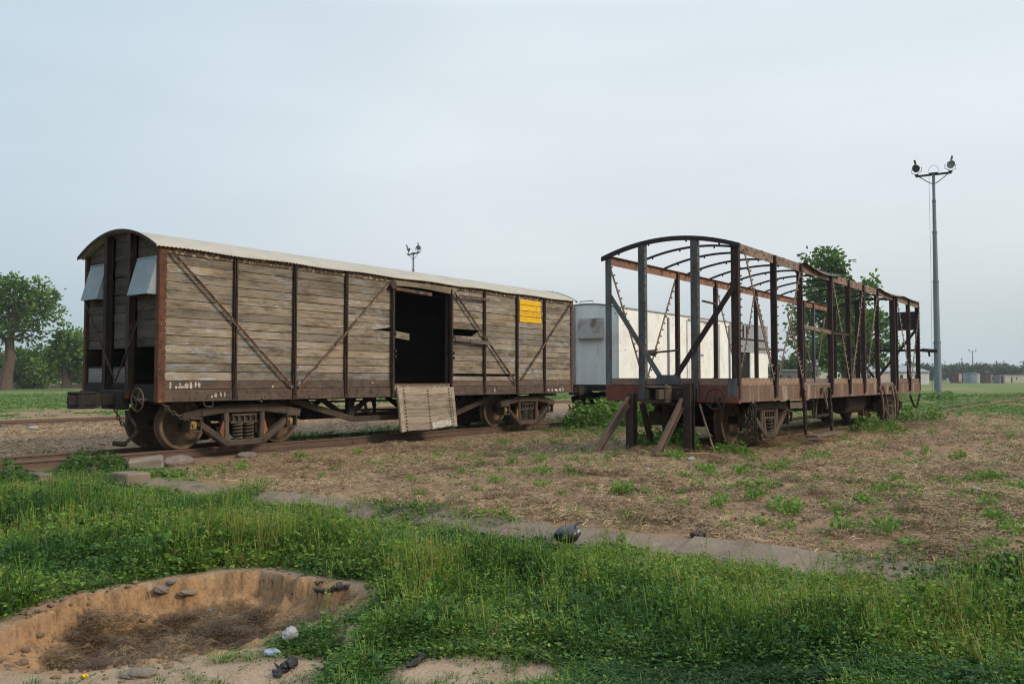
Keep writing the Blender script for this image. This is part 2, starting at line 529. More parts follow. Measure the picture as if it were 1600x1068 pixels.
M['bred'] = gmat('dark_red_panel', (0.13, 0.04, 0.034), (0.09, 0.03, 0.026), scale=1, bmp=0)
M['bblue'] = gmat('pale_blue_panel', (0.38, 0.43, 0.48), (0.33, 0.38, 0.43), scale=1, bmp=0)


def leaf_mat(name, dark, mid, light, dry=None, trans=0.3):
    m, t, p, out = newmat(name)
    a = attr(t, 'tint')
    r = t.nodes.new('ShaderNodeValToRGB')
    e = r.color_ramp.elements
    e[0].position, e[0].color = 0.0, (*dark, 1)
    e[1].position, e[1].color = 0.85 if dry else 1.0, (*light, 1)
    x = e.new(0.45)
    x.color = (*mid, 1)
    if dry:
        x = e.new(0.97)
        x.color = (*dry, 1)
    t.links.new(a, r.inputs[0])
    t.links.new(r.outputs[0], p.inputs['Base Color'])
    p.inputs['Roughness'].default_value = 0.55
    p.inputs['Specular IOR Level'].default_value = 0.3
    tr = t.nodes.new('ShaderNodeBsdfTranslucent')
    t.links.new(r.outputs[0], tr.inputs[0])
    ms = t.nodes.new('ShaderNodeMixShader')
    ms.inputs[0].default_value = trans
    t.links.new(p.outputs[0], ms.inputs[1])
    t.links.new(tr.outputs[0], ms.inputs[2])
    t.links.new(ms.outputs[0], out.inputs[0])
    return m


M['weed'] = leaf_mat('weed_leaves', (0.018, 0.056, 0.011), (0.058, 0.142, 0.019), (0.195, 0.285, 0.034), dry=(0.27, 0.19, 0.07))
M['tuft'] = leaf_mat('tuft_leaves', (0.055, 0.135, 0.018), (0.095, 0.205, 0.026), (0.155, 0.26, 0.04))
M['grass'] = leaf_mat('far_grass', (0.058, 0.125, 0.022), (0.105, 0.195, 0.030), (0.17, 0.22, 0.05), dry=(0.22, 0.17, 0.08))
M['straw'] = leaf_mat('dry_straw', (0.150, 0.092, 0.046), (0.31, 0.208, 0.105), (0.47, 0.345, 0.185), trans=0.1)
M['debris'] = leaf_mat('dead_stems', (0.075, 0.045, 0.024), (0.15, 0.092, 0.044), (0.29, 0.195, 0.095), trans=0.05)
M['crown'] = leaf_mat('tree_leaves', (0.030, 0.080, 0.016), (0.078, 0.165, 0.027), (0.17, 0.27, 0.042), trans=0.45)
M['crownlight'] = leaf_mat('pale_tree_leaves', (0.045, 0.085, 0.024), (0.075, 0.13, 0.034), (0.12, 0.175, 0.045))
M['crownfar'] = leaf_mat('far_tree_leaves', (0.030, 0.058, 0.026), (0.045, 0.082, 0.034), (0.068, 0.105, 0.042))

# ---------------------------------------------------------------- ground
PIT = (-2.10, 5.60)


def pit_r(X, Y):
    dx, dy = X - PIT[0], Y - PIT[1]
    a = np.arctan2(dy, dx)
    w = 1 + 0.10 * np.sin(2 * a + 0.6) + 0.07 * np.sin(3 * a + 2.1) + 0.05 * np.sin(5 * a) + 0.16 * fbm(X * 2.2 + 9, Y * 2.2, 3)
    return np.sqrt((dx / 0.98) ** 2 + (dy / 1.05) ** 2) / w, a


def gz(X, Y):
    X, Y = np.asarray(X, dtype=float), np.asarray(Y, dtype=float)
    dx, dy = X - B2[0], Y - B2[1]
    U = dx * U2[0] + dy * U2[1]
    N = dx * N2[0] + dy * N2[1]
    D = np.hypot(X, Y)
    up = sm(-1.0, 2.5, U)
    field = 0.165 * sm(-2.8, -6.4, N) * up + (1 - up) * (0.072 * np.clip((-1.9 - N) / 8, 0, 1) - 0.008)
    front = -0.105 + 0.05 * fbm(X * 0.9, Y * 0.9, 3) + 0.05 * sm(-2.5, -9, N)
    kj = 0.06 * fbm(X * 3.0, Y * 3.0, 3)
    k = sm(-1.42, -1.12, U + kj)
    z = front * (1 - k) + field * k
    # bank at the buffer stop
    z = z + 0.055 * np.exp(-((U - 5.0) / 0.8) ** 2 - ((N + 6.6) / 1.2) ** 2)
    micro = 0.035 * fbm(X * 2.2, Y * 2.2, 3) + 0.050 * fbm(X * 7.5, Y * 7.5, 3) + 0.045 * fbm(X * 15, Y * 15, 2)
    onfield = k * sm(-0.4, -1.6, N) * (1 - sm(25, 60, D))
    z = z + micro * (0.22 + 0.78 * onfield * sm(-1.1, -0.5, U)) * (1 - sm(40, 80, D)) - 0.012
    z = z + 0.5 * fbm(X / 40.0, Y / 40.0, 2) * sm(45, 130, D) * 0.6
    r, a = pit_r(X, Y)
    steep = sm(-0.55, 0.35, np.cos(a - 2.05))              # crumbling wall at the back and left, gentle slope in front
    ragged = 0.13 * fbm(X * 6, Y * 6, 3) + 0.09 * fbm(X * 16, Y * 16, 2)
    wall = 0.72 * (1 - sm(0.90, 0.985, r + 1.7 * ragged)) + 0.28 * (1 - sm(0.74, 0.90, r + 1.2 * ragged))
    slope = 1 - sm(0.48, 1.06, r + 0.5 * ragged)
    d = wall * steep + slope * (1 - steep)
    gully = 0.17 * np.abs(fbm(a * 5.0 + 3, r * 1.5, 3)) * sm(0.55, 0.85, r) * (1 - sm(0.92, 1.0, r))
    clod = np.clip(fbm(X * 6.0 + 4, Y * 6.0, 3) + 0.04, 0, 1) * 0.26 * sm(1.0, 0.85, r)
    fall = np.clip((r - 0.45) / 0.4, 0, 1) * 0.09 * steep      # earth slumped at the foot of the wall
    z = z - (0.33 - fall * 0.7) * d + gully + clod * d
    z = z - 0.05 * sm(5.0, 4.5, Y + 0.10 * X) * sm(-0.3, -1.0, X) + 0.035 * np.exp(-((Y - 4.55) / 0.10) ** 2 - ((X + 1.25) / 0.30) ** 2)
    return z


def sand_mask(X, Y):
    """bare soil in the weedy foreground, 1 = bare"""
    w = 0.35 * fbm(X * 2.0 + 3, Y * 2.0, 3)
    r, a = pit_r(X, Y)
    s = 1 - sm(1.06, 1.16, r + 0.12 * w)
    s = np.maximum(s, sm(0.10, -0.10, (Y - 4.80 - 0.05 * X) + w * 0.5) * sm(-0.82, -1.02, X + w * 0.6))

    def ell(cx, cy, rx, ry):
        return sm(1.15, 0.85, np.sqrt(((X - cx) / rx) ** 2 + ((Y - cy) / ry) ** 2) + 1.2 * w)
    for e in ((-0.18, 4.32, 0.52, 0.30), (-1.30, 6.05, 0.42, 0.30), (-0.93, 5.05, 0.13, 0.2), (1.32, 4.10, 0.34, 0.12), (-3.0, 8.35, 0.4, 0.22), (-2.6, 4.7, 1.0, 0.55)):
        s = np.maximum(s, ell(*e))
    return s


def green_mask(X, Y):
    dx, dy = X - B2[0], Y - B2[1]
    U = dx * U2[0] + dy * U2[1]
    N = dx * N2[0] + dy * N2[1]
    D = np.hypot(X, Y)
    n = fbm(X * 0.35, Y * 0.35, 4)
    n2 = fbm(X * 0.09 + 40, Y * 0.09, 3)
    front = sm(-1.3, -1.6, U) * (1 - sand_mask(X, Y))
    left = sm(-0.2, -1.0, U + n * 2) * sm(-3, -2, N) * sm(3.4, 2.5, N + n)
    back = sm(18.0, 20.5, N + 3 * n) * sm(-0.32, 0.05, n2 * 1.6 + n)
    right = sm(17, 28, U + 14 * n + 0.25 * N) * sm(-0.30, 0.10, n + n2) * sm(3, 0, N) * 0.9
    mid = sm(9, 13, U + 3 * n) * sm(-3.2, -1.2, N + 2 * n) * sm(5, 2, N) * 0.85
    far = sm(45, 80, D) * (0.55 + 0.45 * sm(-0.35, 0.0, n2))
    betw = sm(8, 16, U + 5 * n) * sm(-1.5, -3, N) * sm(-7, -5.5, N) * 0.55
    return np.clip(np.maximum.reduce([front, left, back, right, mid, far, betw]), 0, 1)


na = 620
ang = np.concatenate([np.linspace(-42, 42, 480, endpoint=False), np.linspace(42, 318, 140, endpoint=False)])
rad = [0.0]
r_ = 0.6
while r_ < 2600:
    rad.append(r_)
    r_ += (0.024 + 0.0045 * max(0, r_ - 5.0) if r_ < 18 else 0.083 + 0.0145 * (r_ - 18)) if r_ > 2.8 else 0.2
rad = np.array(rad[1:])
A_, R_ = np.meshgrid(np.radians(ang), rad)
GX, GY = R_ * np.sin(A_), R_ * np.cos(A_)
GZ = gz(GX, GY)
nrow, ncol = GX.shape
V = np.stack([GX, GY, GZ], -1).reshape(-1, 3)
idx = np.arange(nrow * ncol).reshape(nrow, ncol)
nxt = np.roll(idx, -1, axis=1)
Q = np.stack([idx[:-1], nxt[:-1], nxt[1:], idx[1:]], -1).reshape(-1, 4)[:, ::-1]
V = np.vstack([V, [[0, 0, float(gz(0, 0))]]])
T = np.stack([np.full(ncol, len(V) - 1), idx[0], nxt[0]], -1)[:, ::-1]
gm = green_mask(GX, GY).ravel()
pr, _ = pit_r(GX, GY)
pm = (1 - sm(0.95, 1.1, pr)).ravel()
bx, by = GX - B2[0], GY - B2[1]
gu, gn = bx * U2[0] + by * U2[1], bx * N2[0] + by * N2[1]
fm = np.maximum(sm(-1.4, -1.1, gu) * sm(3.0, -1.2, gn), sm(2.2, 3.0, gn) * 0.85 * (1 - sm(60, 120, np.hypot(GX, GY)))).ravel()
z1 = np.zeros(1)


def ground_mat():
    m, t, p, out = newmat('earth')
    v = mapped(t, ONE)
    n1 = noise(t, v, 0.7, 6, 0.65)
    n2 = noise(t, v, 5.0, 6, 0.7)
    n3 = noise(t, v, 45.0, 4, 0.7)
    sand = mixc(t, rng_(t, n1, 0.35, 0.65), (0.335, 0.245, 0.165), (0.27, 0.195, 0.130))
    sand = mixc(t, rng_(t, n2, 0.45, 0.72, 0, 0.6), sand, (0.20, 0.135, 0.085))
    dirt = mixc(t, rng_(t, n1, 0.35, 0.65), (0.275, 0.185, 0.108), (0.215, 0.138, 0.080))
    dirt = mixc(t, rng_(t, n2, 0.42, 0.68, 0, 0.8), dirt, (0.105, 0.066, 0.042))
    straw = noise(t, mapped(t, (9, 22, 9)), 2.5, 6, 0.75)
    dirt = mixc(t, rng_(t, straw, 0.54, 0.68, 0, 0.6), dirt, (0.31, 0.22, 0.12))
    col = mixc(t, attr(t, 'field'), sand, dirt)
    pitc = mixc(t, rng_(t, n2, 0.35, 0.7), (0.31, 0.185, 0.09), (0.21, 0.125, 0.068))
    crk = noise(t, mapped(t, (9, 9, 3.0), (1, 2, 3)), 2.2, 6, 0.75)
    pitc = mixc(t, rng_(t, crk, 0.50, 0.66, 0, 0.8), pitc, (0.12, 0.072, 0.04))
    col = mixc(t, attr(t, 'pit'), col, pitc)
    gcol = mixc(t, rng_(t, n2, 0.35, 0.65), (0.062, 0.115, 0.024), (0.12, 0.165, 0.038))
    gcol = mixc(t, rng_(t, n3, 0.50, 0.72, 0, 0.5), gcol, (0.16, 0.12, 0.065))
    col = mixc(t, mth(t, 'MULTIPLY', attr(t, 'green'), rng_(t, n3, 0.2, 0.6, 0.72, 1.0)), col, gcol)
    s = t.nodes.new('ShaderNodeVectorMath')
    s.operation = 'SCALE'
    t.links.new(col, s.inputs[0])
    t.links.new(rng_(t, n3, 0.25, 0.75, 0.72, 1.28), s.inputs['Scale'])
    t.links.new(s.outputs[0], p.inputs['Base Color'])
    p.inputs['Roughness'].default_value = 0.95
    p.inputs['Specular IOR Level'].default_value = 0.1
    bump(t, p, mth(t, 'ADD', n3, mth(t, 'MULTIPLY', n2, 1.2)), 0.7, 0.02)
    return m


go = np_mesh('ground', V, Q, T, {'green': np.r_[gm, z1], 'pit': np.r_[pm, z1], 'field': np.r_[fm, z1]}, ground_mat())
go.data.polygons.foreach_set('use_smooth', np.ones(len(go.data.polygons), dtype=bool))
tag(go, 'sandy trackside ground with bare dirt and green patches', kind='structure')

# ---------------------------------------------------------------- tracks and kerb
RAILP = [(-0.06, 0), (0.06, 0), (0.06, 0.012), (0.012, 0.028), (0.012, 0.105), (0.034, 0.115), (0.034, 0.142), (0.025, 0.15), (-0.025, 0.15), (-0.034, 0.142), (-0.034, 0.115), (-0.012, 0.105), (-0.012, 0.028), (-0.06, 0.012)]


def track(label, U0, U1, Nn, ztop, sleeper_top, spacing=0.78, s0=None, s1=None):
    x, y = UN(0, Nn)
    t = thing('railway_track', label, 'railway track', (x, y, 0), RZ)
    for yy in (0.0, 1.067):
        m = MB()
        segs = 40
        for i in range(1):
            m.prismx([(yy + a, ztop - 0.15 + b) for a, b in RAILP], U0, U1)
        m.build('rail', M['railtop'], t)
    s = s0 if s0 is not None else U0 + 0.3
    proto = None
    while s < (s1 if s1 is not None else U1):
        if proto is None:
            m = MB().box(-0.11, 0.11, -0.5, 1.567, -0.12, 0.0)
            proto = m.build('sleeper', M['sleeper'], t, bevel=0.015)
            o = proto
        else:
            o = proto.copy()
            COL.objects.link(o)
            o.parent = t
        o.location = (s, rng.uniform(-0.06, 0.06), sleeper_top + rng.uniform(-0.015, 0.015))
        o.rotation_euler = (0, 0, rng.uniform(-0.04, 0.04))
        s += spacing * rng.uniform(0.95, 1.06)
    return t


RAIL1 = 0.72 - 0.0
track('rusty railway track under the wooden boxcar, half hidden in green weeds', -14, 60, RAIL1, 0.15, -0.012, s0=-3.2, s1=16)
track('half buried railway track under the roofless frame wagon', 5.9, 90, -7.94 + 0.72, 0.245, 0.165, s0=6.2, s1=25)
track('dark railway track across the dirt behind the boxcar on the left', -20, 40, 14.55, 0.12, 0.03, s0=-6, s1=14)

kx, ky = UN(-1.50, -1.9)
kt = thing('concrete_kerb', 'long grey concrete kerb running from the track across between dirt and weeds', 'kerb', (kx, ky, 0), RZ)
y = 0.0
while y > -10.1:
    ln = min(rng.choice((1.9, 2.6, 3.1)), y + 10.35)
    z = 0.0 + 0.075 * min(1, -y / 8)
    m = MB()
    j = rng.uniform(-0.012, 0.012)
    n = 24
    vs, fs = [], []
    for i in range(n + 1):
        a = y - 0.003 - (ln - 0.006) * i / n
        e0, c0 = rng.uniform(-0.022, 0.022), rng.uniform(-0.012, 0.006) - (0.03 if rng.random() < 0.10 else 0)
        vs += [(-0.02 + e0, a, z - 0.30), (-0.02 + e0, a, z - 0.085 + j + c0), (0.04 + e0, a, z - 0.058 + j + c0), (0.38 + 0.6 * e0, a, z + 0.010 + j + 0.4 * c0), (0.42, a, z - 0.25)]
    for i in range(n):
        fs += [(i * 5 + k, i * 5 + (k + 1) % 5, i * 5 + 5 + (k + 1) % 5, i * 5 + 5 + k) for k in range(5)]
    m.add(vs, fs + [(0, 1, 2, 3, 4), tuple(n * 5 + k for k in (4, 3, 2, 1, 0))], rnd=rng.random())
    m.build('kerb_stone', M['kerb'], kt)
    y -= ln


def lump(name, mat, label, cat, loc, size, seed, rz=0.0, amp=0.25, group=None, flat=0.0, nseg=(20, 14), freq=2.0):
    """irregular closed lump (stone, bag, rag) built from a displaced ball"""
    rs = np.random.RandomState(seed)
    off = rs.rand(3) * 50
    nu, nv = nseg
    m = MB()
    vs = []
    for j in range(nv + 1):
        ph = math.pi * j / nv
        for i in range(nu):
            th = 2 * math.pi * i / nu
            d = np.array([math.sin(ph) * math.cos(th), math.sin(ph) * math.sin(th), math.cos(ph)])
            q = d * freq + off
            k = 1 + amp * 2 * (float(fbm(q[0] + q[2] * 0.7, q[1] - q[2] * 0.6, 4)))
            z = d[2] * k
            if flat and z < -flat:
                z = -flat
            vs.append((d[0] * k * size[0], d[1] * k * size[1], z * size[2]))
    fs = [(j * nu + i, j * nu + (i + 1) % nu, (j + 1) * nu + (i + 1) % nu, (j + 1) * nu + i) for j in range(nv) for i in range(nu)]
    m.add(vs, fs, 0.5)
    o = m.build(name, mat)
    o.location = loc
    o.rotation_euler = (0, 0, rz)
    return tag(o, label, cat, group)


# ---------------------------------------------------------------- wagons
def empty_part(name, parent, loc):
    o = bpy.data.objects.new(name, None)
    o.empty_display_size = 0.1
    o.location = loc
    o.parent = parent
    COL.objects.link(o)
    return o


def coil(c, r, h, turns, wire, n=14):
    return [(c[0] + r * math.cos(2 * math.pi * i / n), c[1] + r * math.sin(2 * math.pi * i / n), c[2] + h * i / (turns * n)) for i in range(int(turns * n) + 1)]


def bogie(root, cx, railz, wb, r, mat_f, style='bar', wheelmat=None):
    """two-axle bogie, centred on y = 1.25; everything in the wagon's own frame"""
    zc = railz + r
    bol = MB().box(cx - 0.22, cx + 0.22, 0.42, 2.08, zc + 0.02, zc + 0.26)
    bol.box(cx - 0.12, cx + 0.12, 0.95, 1.55, zc + 0.26, 1.0)
    for yy in (0.75, 1.75):
        bol.box(cx - 0.1, cx + 0.1, yy - 0.08, yy + 0.08, zc + 0.26, 0.985)
    # brake beams and hangers between the wheels
    for s in (-1, 1):
        bol.beam((cx + s * 0.38, 0.6, zc - 0.12), (cx + s * 0.38, 1.9, zc - 0.12), 0.07, 0.1)
        for yy in (0.72, 1.78):
            bol.box(cx + s * (wb / 2 - r - 0.075) - 0.03, cx + s * (wb / 2 - r - 0.075) + 0.03, yy - 0.05, yy + 0.05, zc - 0.22, zc + 0.1)
    b = bol.build('bogie', M['under'], root)
    for s in (-1, 1):
        ax = MB().tube([(cx + s * wb / 2, 0.3, zc), (cx + s * wb / 2, 2.2, zc)], 0.07, 12)
        ax.build('axle', M['under'], b)
        for side in (0, 1):
            prof = [(0.0, 0.0), (0.085, -0.03), (0.11, 0.0), (0.13, 0.035), (r * 0.55, 0.055), (r * 0.80, 0.035), (r - 0.075, 0.0), (r - 0.06, -0.055), (r - 0.008, -0.055), (r, -0.045), (r, 0.05), (r + 0.028, 0.062), (r + 0.03, 0.082), (r - 0.02, 0.088), (r - 0.07, 0.075), (0.1, 0.09), (0.0, 0.09)]
            yc = 0.72 if side == 0 else 1.78
            if side == 1:
                prof = [(p, -h) for p, h in prof]
            w = MB().lathe((cx + s * wb / 2, yc, zc), prof, 'y', 48)
            w.build('wheel', wheelmat or M['wheel'], b, smooth=False)
    for side in (0, 1):
        y0 = 0.34 if side == 0 else 2.16
        f = MB()
        h = wb / 2
        if style == 'bar':
            top = [(-h - 0.20, zc + 0.15), (-h + 0.12, zc + 0.215), (-0.45, zc + 0.275), (0.45, zc + 0.275), (h - 0.12, zc + 0.215), (h + 0.20, zc + 0.15)]
            low = [(-h + 0.10, zc + 0.02), (-0.40, zc - 0.36), (0.40, zc - 0.36), (h - 0.10, zc + 0.02)]
            tw, lw, th = 0.155, 0.115, 0.15
        else:
            top = [(-h - 0.02, zc + 0.06), (-h + 0.16, zc + 0.215), (-0.35, zc + 0.25), (0.35, zc + 0.25), (h - 0.16, zc + 0.215), (h + 0.02, zc + 0.06)]
            low = [(-h + 0.12, zc + 0.10), (-0.22, zc - 0.30), (0.22, zc - 0.30), (h - 0.12, zc + 0.10)]
            tw, lw, th = 0.13, 0.115, 0.12
        for pts, wd in ((top, tw), (low, lw)):
            for a, q in zip(pts, pts[1:]):
                e = 0.03 / max(0.03, math.hypot(q[0] - a[0], q[1] - a[1]))
                f.beam((cx + a[0] - (q[0] - a[0]) * e, y0, a[1] - (q[1] - a[1]) * e), (cx + q[0] + (q[0] - a[0]) * e, y0, q[1] + (q[1] - a[1]) * e), th, wd)
        for s in (-1, 1):
            f.beam((cx + s * 0.40, y0 + 0.005, zc + 0.22), (cx + s * 0.38, y0 + 0.005, zc - 0.33), th - 0.03, 0.10, up=(1, 0, 0))
            if style != 'bar':
                f.beam((cx + s * 0.36, y0, zc + 0.2), (cx + s * 0.21, y0, zc - 0.30), th - 0.02, 0.08, up=(1, 0, 0))
        f.box(cx - 0.34, cx + 0.34, y0 - 0.03, y0 + 0.05, zc - 0.40, zc - 0.33)
        sf = f.build('side_frame', mat_f, b, bevel=0.018)
        sg = -1 if side == 0 else 1
        if style == 'bar':
            for s in (-1, 1):
                g = MB()
                g.prism([(cx + s * 0.455, zc + 0.06), (cx + s * 0.53, zc - 0.16), (cx + s * 0.44, zc - 0.26), (cx + s * 0.445, zc)], y0 - 0.03, y0 + 0.03)
                g.build('wear_plate', M['iron_orange'], b)
        # bolster end with ribs, and springs
        e = MB().box(cx - 0.30, cx + 0.30, y0 - 0.035, y0 + 0.09, zc + 0.0, zc + 0.035).box(cx - 0.27, cx + 0.27, y0 - 0.03, y0 + 0.09, zc + 0.135, zc + 0.17)
        for i in range(5):
            e.box(cx - 0.26 + i * 0.125, cx - 0.235 + i * 0.125, y0 - 0.03, y0 + 0.08, zc + 0.035, zc + 0.135)
        e.box(cx - 0.29, cx + 0.29, y0 + 0.03, y0 + 0.06, zc + 0.03, zc + 0.14)
        e.build('bolster_end', mat_f, b)
        sp = MB()
        cs = (-0.125, 0.125) if style == 'bar' else (0.0,)
        for c in cs:
            sp.tube(coil((cx + c, y0 + 0.015, zc - 0.325), 0.085, 0.315, 5, 0.02), 0.021, 6)
        sp.build('spring', mat_f, b, smooth=True)
        for s in (-1, 1):
            bx_ = cx + s * h
            a = MB()
            for (x0, x1, z0, z1) in ((-0.125, 0.125, 0.095, 0.13), (-0.125, 0.125, -0.13, -0.095), (-0.125, -0.09, -0.095, 0.095), (0.09, 0.125, -0.095, 0.095)):
                ya, yb = (y0 - 0.10, y0 + 0.16) if side == 0 else (y0 - 0.16, y0 + 0.10)
                a.box(bx_ + x0, bx_ + x1, ya, yb, zc + z0, zc + z1)
            a.box(bx_ - 0.09, bx_ + 0.09, y0 - 0.02, y0 + 0.1, zc - 0.095, zc + 0.095)
            ab = a.build('axle_box', mat_f, b, bevel=0.008)
            a = MB().lathe((bx_ - 0.02, y0 - 0.02 if side == 0 else y0 + 0.1, zc + 0.0), [(0.0, sg * 0.06), (0.03, sg * 0.055), (0.035, sg * 0.025), (0.075, sg * 0.02), (0.08, 0.0)], 'y', 18)
            for k in range(3):
                an = k * 2.1 + 0.5
                a.lathe((bx_ - 0.02 + 0.05 * math.cos(an), y0 - 0.02 if side == 0 else y0 + 0.1, zc + 0.05 * math.sin(an)), [(0.0, sg * 0.045), (0.014, sg * 0.045), (0.014, 0)], 'y', 6)
            a.build('bearing_cap', M['bearing'], b)
    return b


def chain(pts, link=0.075, wire=0.011):
    """chain of oval links along a polyline"""
    m = MB()
    P = [Vector(p) for p in pts]
    path = []
    for a, b_ in zip(P, P[1:]):
        n = max(1, int((b_ - a).length / 0.01))
        path += [a.lerp(b_, i / n) for i in range(n)]
    path.append(P[-1])
    acc, last, k = 0, path[0], 0
    pick = [path[0]]
    for q in path[1:]:
        acc += (q - last).length
        last = q
        if acc >= link * 0.72:
            pick.append(q)
            acc = 0
    for i, (a, b_) in enumerate(zip(pick, pick[1:])):
        d = (b_ - a).normalized()
        s = d.cross(Vector((0.3, 0.9, 0.2))).normalized()
        if i % 2:
            s = d.cross(s).normalized()
        c = (a + b_) / 2
        ring = []
        for j in range(10):
            an = 2 * math.pi * j / 10
            ring.append(c + d * math.cos(an) * link * 0.5 + s * math.sin(an) * link * 0.30)
        m.tube(ring, wire, 5, closed=True)
    return m


def hand_wheel(root, c, r, mat, axis='x', spokes=4):
    m = MB()
    ring = [(c[0], c[1] + r * math.cos(2 * math.pi * i / 28), c[2] + r * math.sin(2 * math.pi * i / 28)) for i in range(28)]
    m.tube(ring, 0.013, 8, closed=True)
    for i in range(spokes):
        an = 2 * math.pi * i / spokes + 0.4
        m.beam((c[0], c[1], c[2]), (c[0], c[1] + r * math.cos(an), c[2] + r * math.sin(an)), 0.015, 0.015)
    m.tube([(c[0] - 0.03, c[1], c[2]), (c[0] + 0.30, c[1], c[2])], 0.025, 8)
    return m.build('hand_wheel', mat, root)


def coupler(root, x0, dirn, yc, zc, ln, mat):
    """drawbar casting with an open knuckle head; dirn -1 = towards the camera end"""
    m = MB()
    X = lambda d: x0 + dirn * d
    m.beam((X(-0.1), yc, zc), (X(ln * 0.45), yc, zc), 0.22, 0.20)
    m.beam((X(ln * 0.45), yc, zc), (X(ln * 0.62), yc, zc), 0.22, 0.20, w2=0.40, h2=0.27)
    # head: hollow box
    for (ya, yb, za, zb) in ((-0.20, 0.20, 0.095, 0.145), (-0.20, 0.20, -0.145, -0.095), (0.13, 0.20, -0.095, 0.095), (-0.20, -0.14, -0.095, 0.095)):
        xa, xb = sorted((X(ln * 0.62), X(ln)))
        m.box(xa, xb, yc + ya, yc + yb, zc + za, zc + zb)
    xa, xb = sorted((X(ln * 0.62), X(ln * 0.70)))
    m.box(xa, xb, yc - 0.14, yc + 0.13, zc - 0.095, zc + 0.095)
    c = m.build('coupler', mat, root, bevel=0.02)
    k = MB()
    k.tube([(X(ln * 0.9), yc - 0.17, zc - 0.13), (X(ln * 0.9), yc - 0.17, zc + 0.17)], 0.035, 10)
    k.beam((X(ln * 0.82), yc - 0.16, zc), (X(ln * 1.12), yc - 0.06, zc), 0.10, 0.17)
    k.build('knuckle', mat, c, bevel=0.015)
    return c


LW = 12.87
ZB, ZE = CAMZ - 0.389, CAMZ + 2.252     # underside of the body, eaves
bc = thing('boxcar', 'weathered wooden covered goods wagon with open side door and pale curved roof', 'goods wagon', (B2[0], B2[1], 0), RZ)
PX = [1.50, 2.85, 4.18]
PX2 = [8.78, 10.16, 11.43]
DL, DR = 5.53, 7.50


def roof_z(y, over=0.0):
    t = (y - 1.25) / 1.25
    return ZE + 0.03 + 0.335 * (1 - t * t)


# steel underframe
m = MB().box(0.0, LW, 0.0, 0.07, ZB, ZB + 0.205)
m.cur = 1
for i in range(60):
    x = 0.3 + i * 0.208
    if DL < x < DR:
        continue
    for z in (0.05, 0.15):
        if (i * 7 + int(z * 100)) % 3:
            m.lathe((x + (0.03 if z > 0.1 else 0), 0.0, ZB + z), [(0, -0.012), (0.014, -0.008), (0.017, 0.002)], 'y', 6)
m.build('sole_bar', [M['sole'], M['post']], bc)
MB().box(0.0, LW, 2.43, 2.5, ZB, ZB + 0.205).build('sole_bar', M['sole'], bc, bevel=0.006)
m = MB()
m.box(0.05, LW - 0.05, 0.95, 1.10, ZB - 0.05, ZB + 0.20).box(0.05, LW - 0.05, 1.40, 1.55, ZB - 0.05, ZB + 0.20)
for x in (0.03, 1.2, 2.6, 4.5, 6.4, 8.3, 10.2, 11.6, LW - 0.11):
    m.box(x, x + 0.08, 0.075, 0.945, ZB + 0.01, ZB + 0.19).box(x, x + 0.08, 1.555, 2.425, ZB + 0.01, ZB + 0.19)
m.build('underframe', M['under'], bc)
for x0 in (0.0, LW - 0.06):
    MB().box(x0, x0 + 0.06, 0.075, 2.425, ZB, ZB + 0.30).build('headstock', M['under'], bc, bevel=0.006)
m = MB().box(0.06, LW - 0.06, 0.075, 2.425, ZB + 0.215, ZB + 0.27)
m.build('floor_boards', M['inner_wood'], bc)
# lower steel strip above the sole bar
m = MB()
x = 0.2
for a, b_ in ((0.0, DL - 0.03), (DR + 0.03, LW)):
    m.box(a, b_, 0.012, 0.06, ZB + 0.212, ZB + 0.355)
m.build('kick_plate', M['sole'], bc, bevel=0.005)

# boarded side facing the camera
m = MB()
ztop, zlow = ZE - 0.12, ZB + 0.36
nb = 14
bh = (ztop - zlow) / nb
for a, b_ in ((0.03, DL - 0.02), (DR + 0.02, LW - 0.03)):
    for i in range(nb):
        z = zlow + i * bh
        xs = [a]
        for px in (PX if a < 1 else PX2):
            if rng.random() < 0.55:
                xs.append(px)
        xs.append(b_)
        for x0, x1 in zip(xs, xs[1:]):
            yo = rng.uniform(-0.004, 0.006)
            g0, g1 = rng.uniform(0.003, 0.008), rng.uniform(0.003, 0.008)
            if a > 1 and i == 0 and x0 < 10:
                # bottom board sagging away: leaves thin dark gaps
                m.box(x0, min(x1, 10.1), 0.028 + yo, 0.062 + yo, z - 0.002, z + bh * 0.62)
                if x1 > 10.1:
                    m.box(10.1, x1, 0.028 + yo, 0.062 + yo, z + g0, z + bh - g1)
                continue
            if a > 1 and i == 7:
                # broken board beside the doorway
                if x0 < 8:
                    if x1 > 8.45:
                        m.add([(8.35, 0.03, z + g0), (8.35, 0.062, z + g0), (8.62, 0.03, z + bh - g1), (8.62, 0.062, z + bh - g1), (x1, 0.03, z + g0), (x1, 0.062, z + g0), (x1, 0.03, z + bh - g1), (x1, 0.062, z + bh - g1)], [(0, 4, 6, 2), (1, 3, 7, 5), (0, 2, 3, 1), (2, 6, 7, 3), (0, 1, 5, 4), (4, 5, 7, 6)])
                    continue
            if a < 1 and i == 7 and x1 > 5:
                m.box(x0, 4.95, 0.028 + yo, 0.062 + yo, z + g0, z + bh - g1)
                m.add([(4.95, 0.03, z + g0), (4.95, 0.062, z + g0), (4.95, 0.03, z + bh - g1), (4.95, 0.062, z + bh - g1), (x1, 0.03, z + bh * 0.55), (x1, 0.062, z + bh * 0.55), (x1, 0.03, z + bh - g1), (x1, 0.062, z + bh - g1)], [(0, 4, 6, 2), (1, 3, 7, 5), (0, 2, 3, 1), (2, 6, 7, 3), (0, 1, 5, 4), (4, 5, 7, 6)])
                continue
            m.box(x0, x1, 0.028 + yo, 0.062 + yo, z + g0, z + bh - g1)
sw = m.build('side_wall', M['wood'], bc)
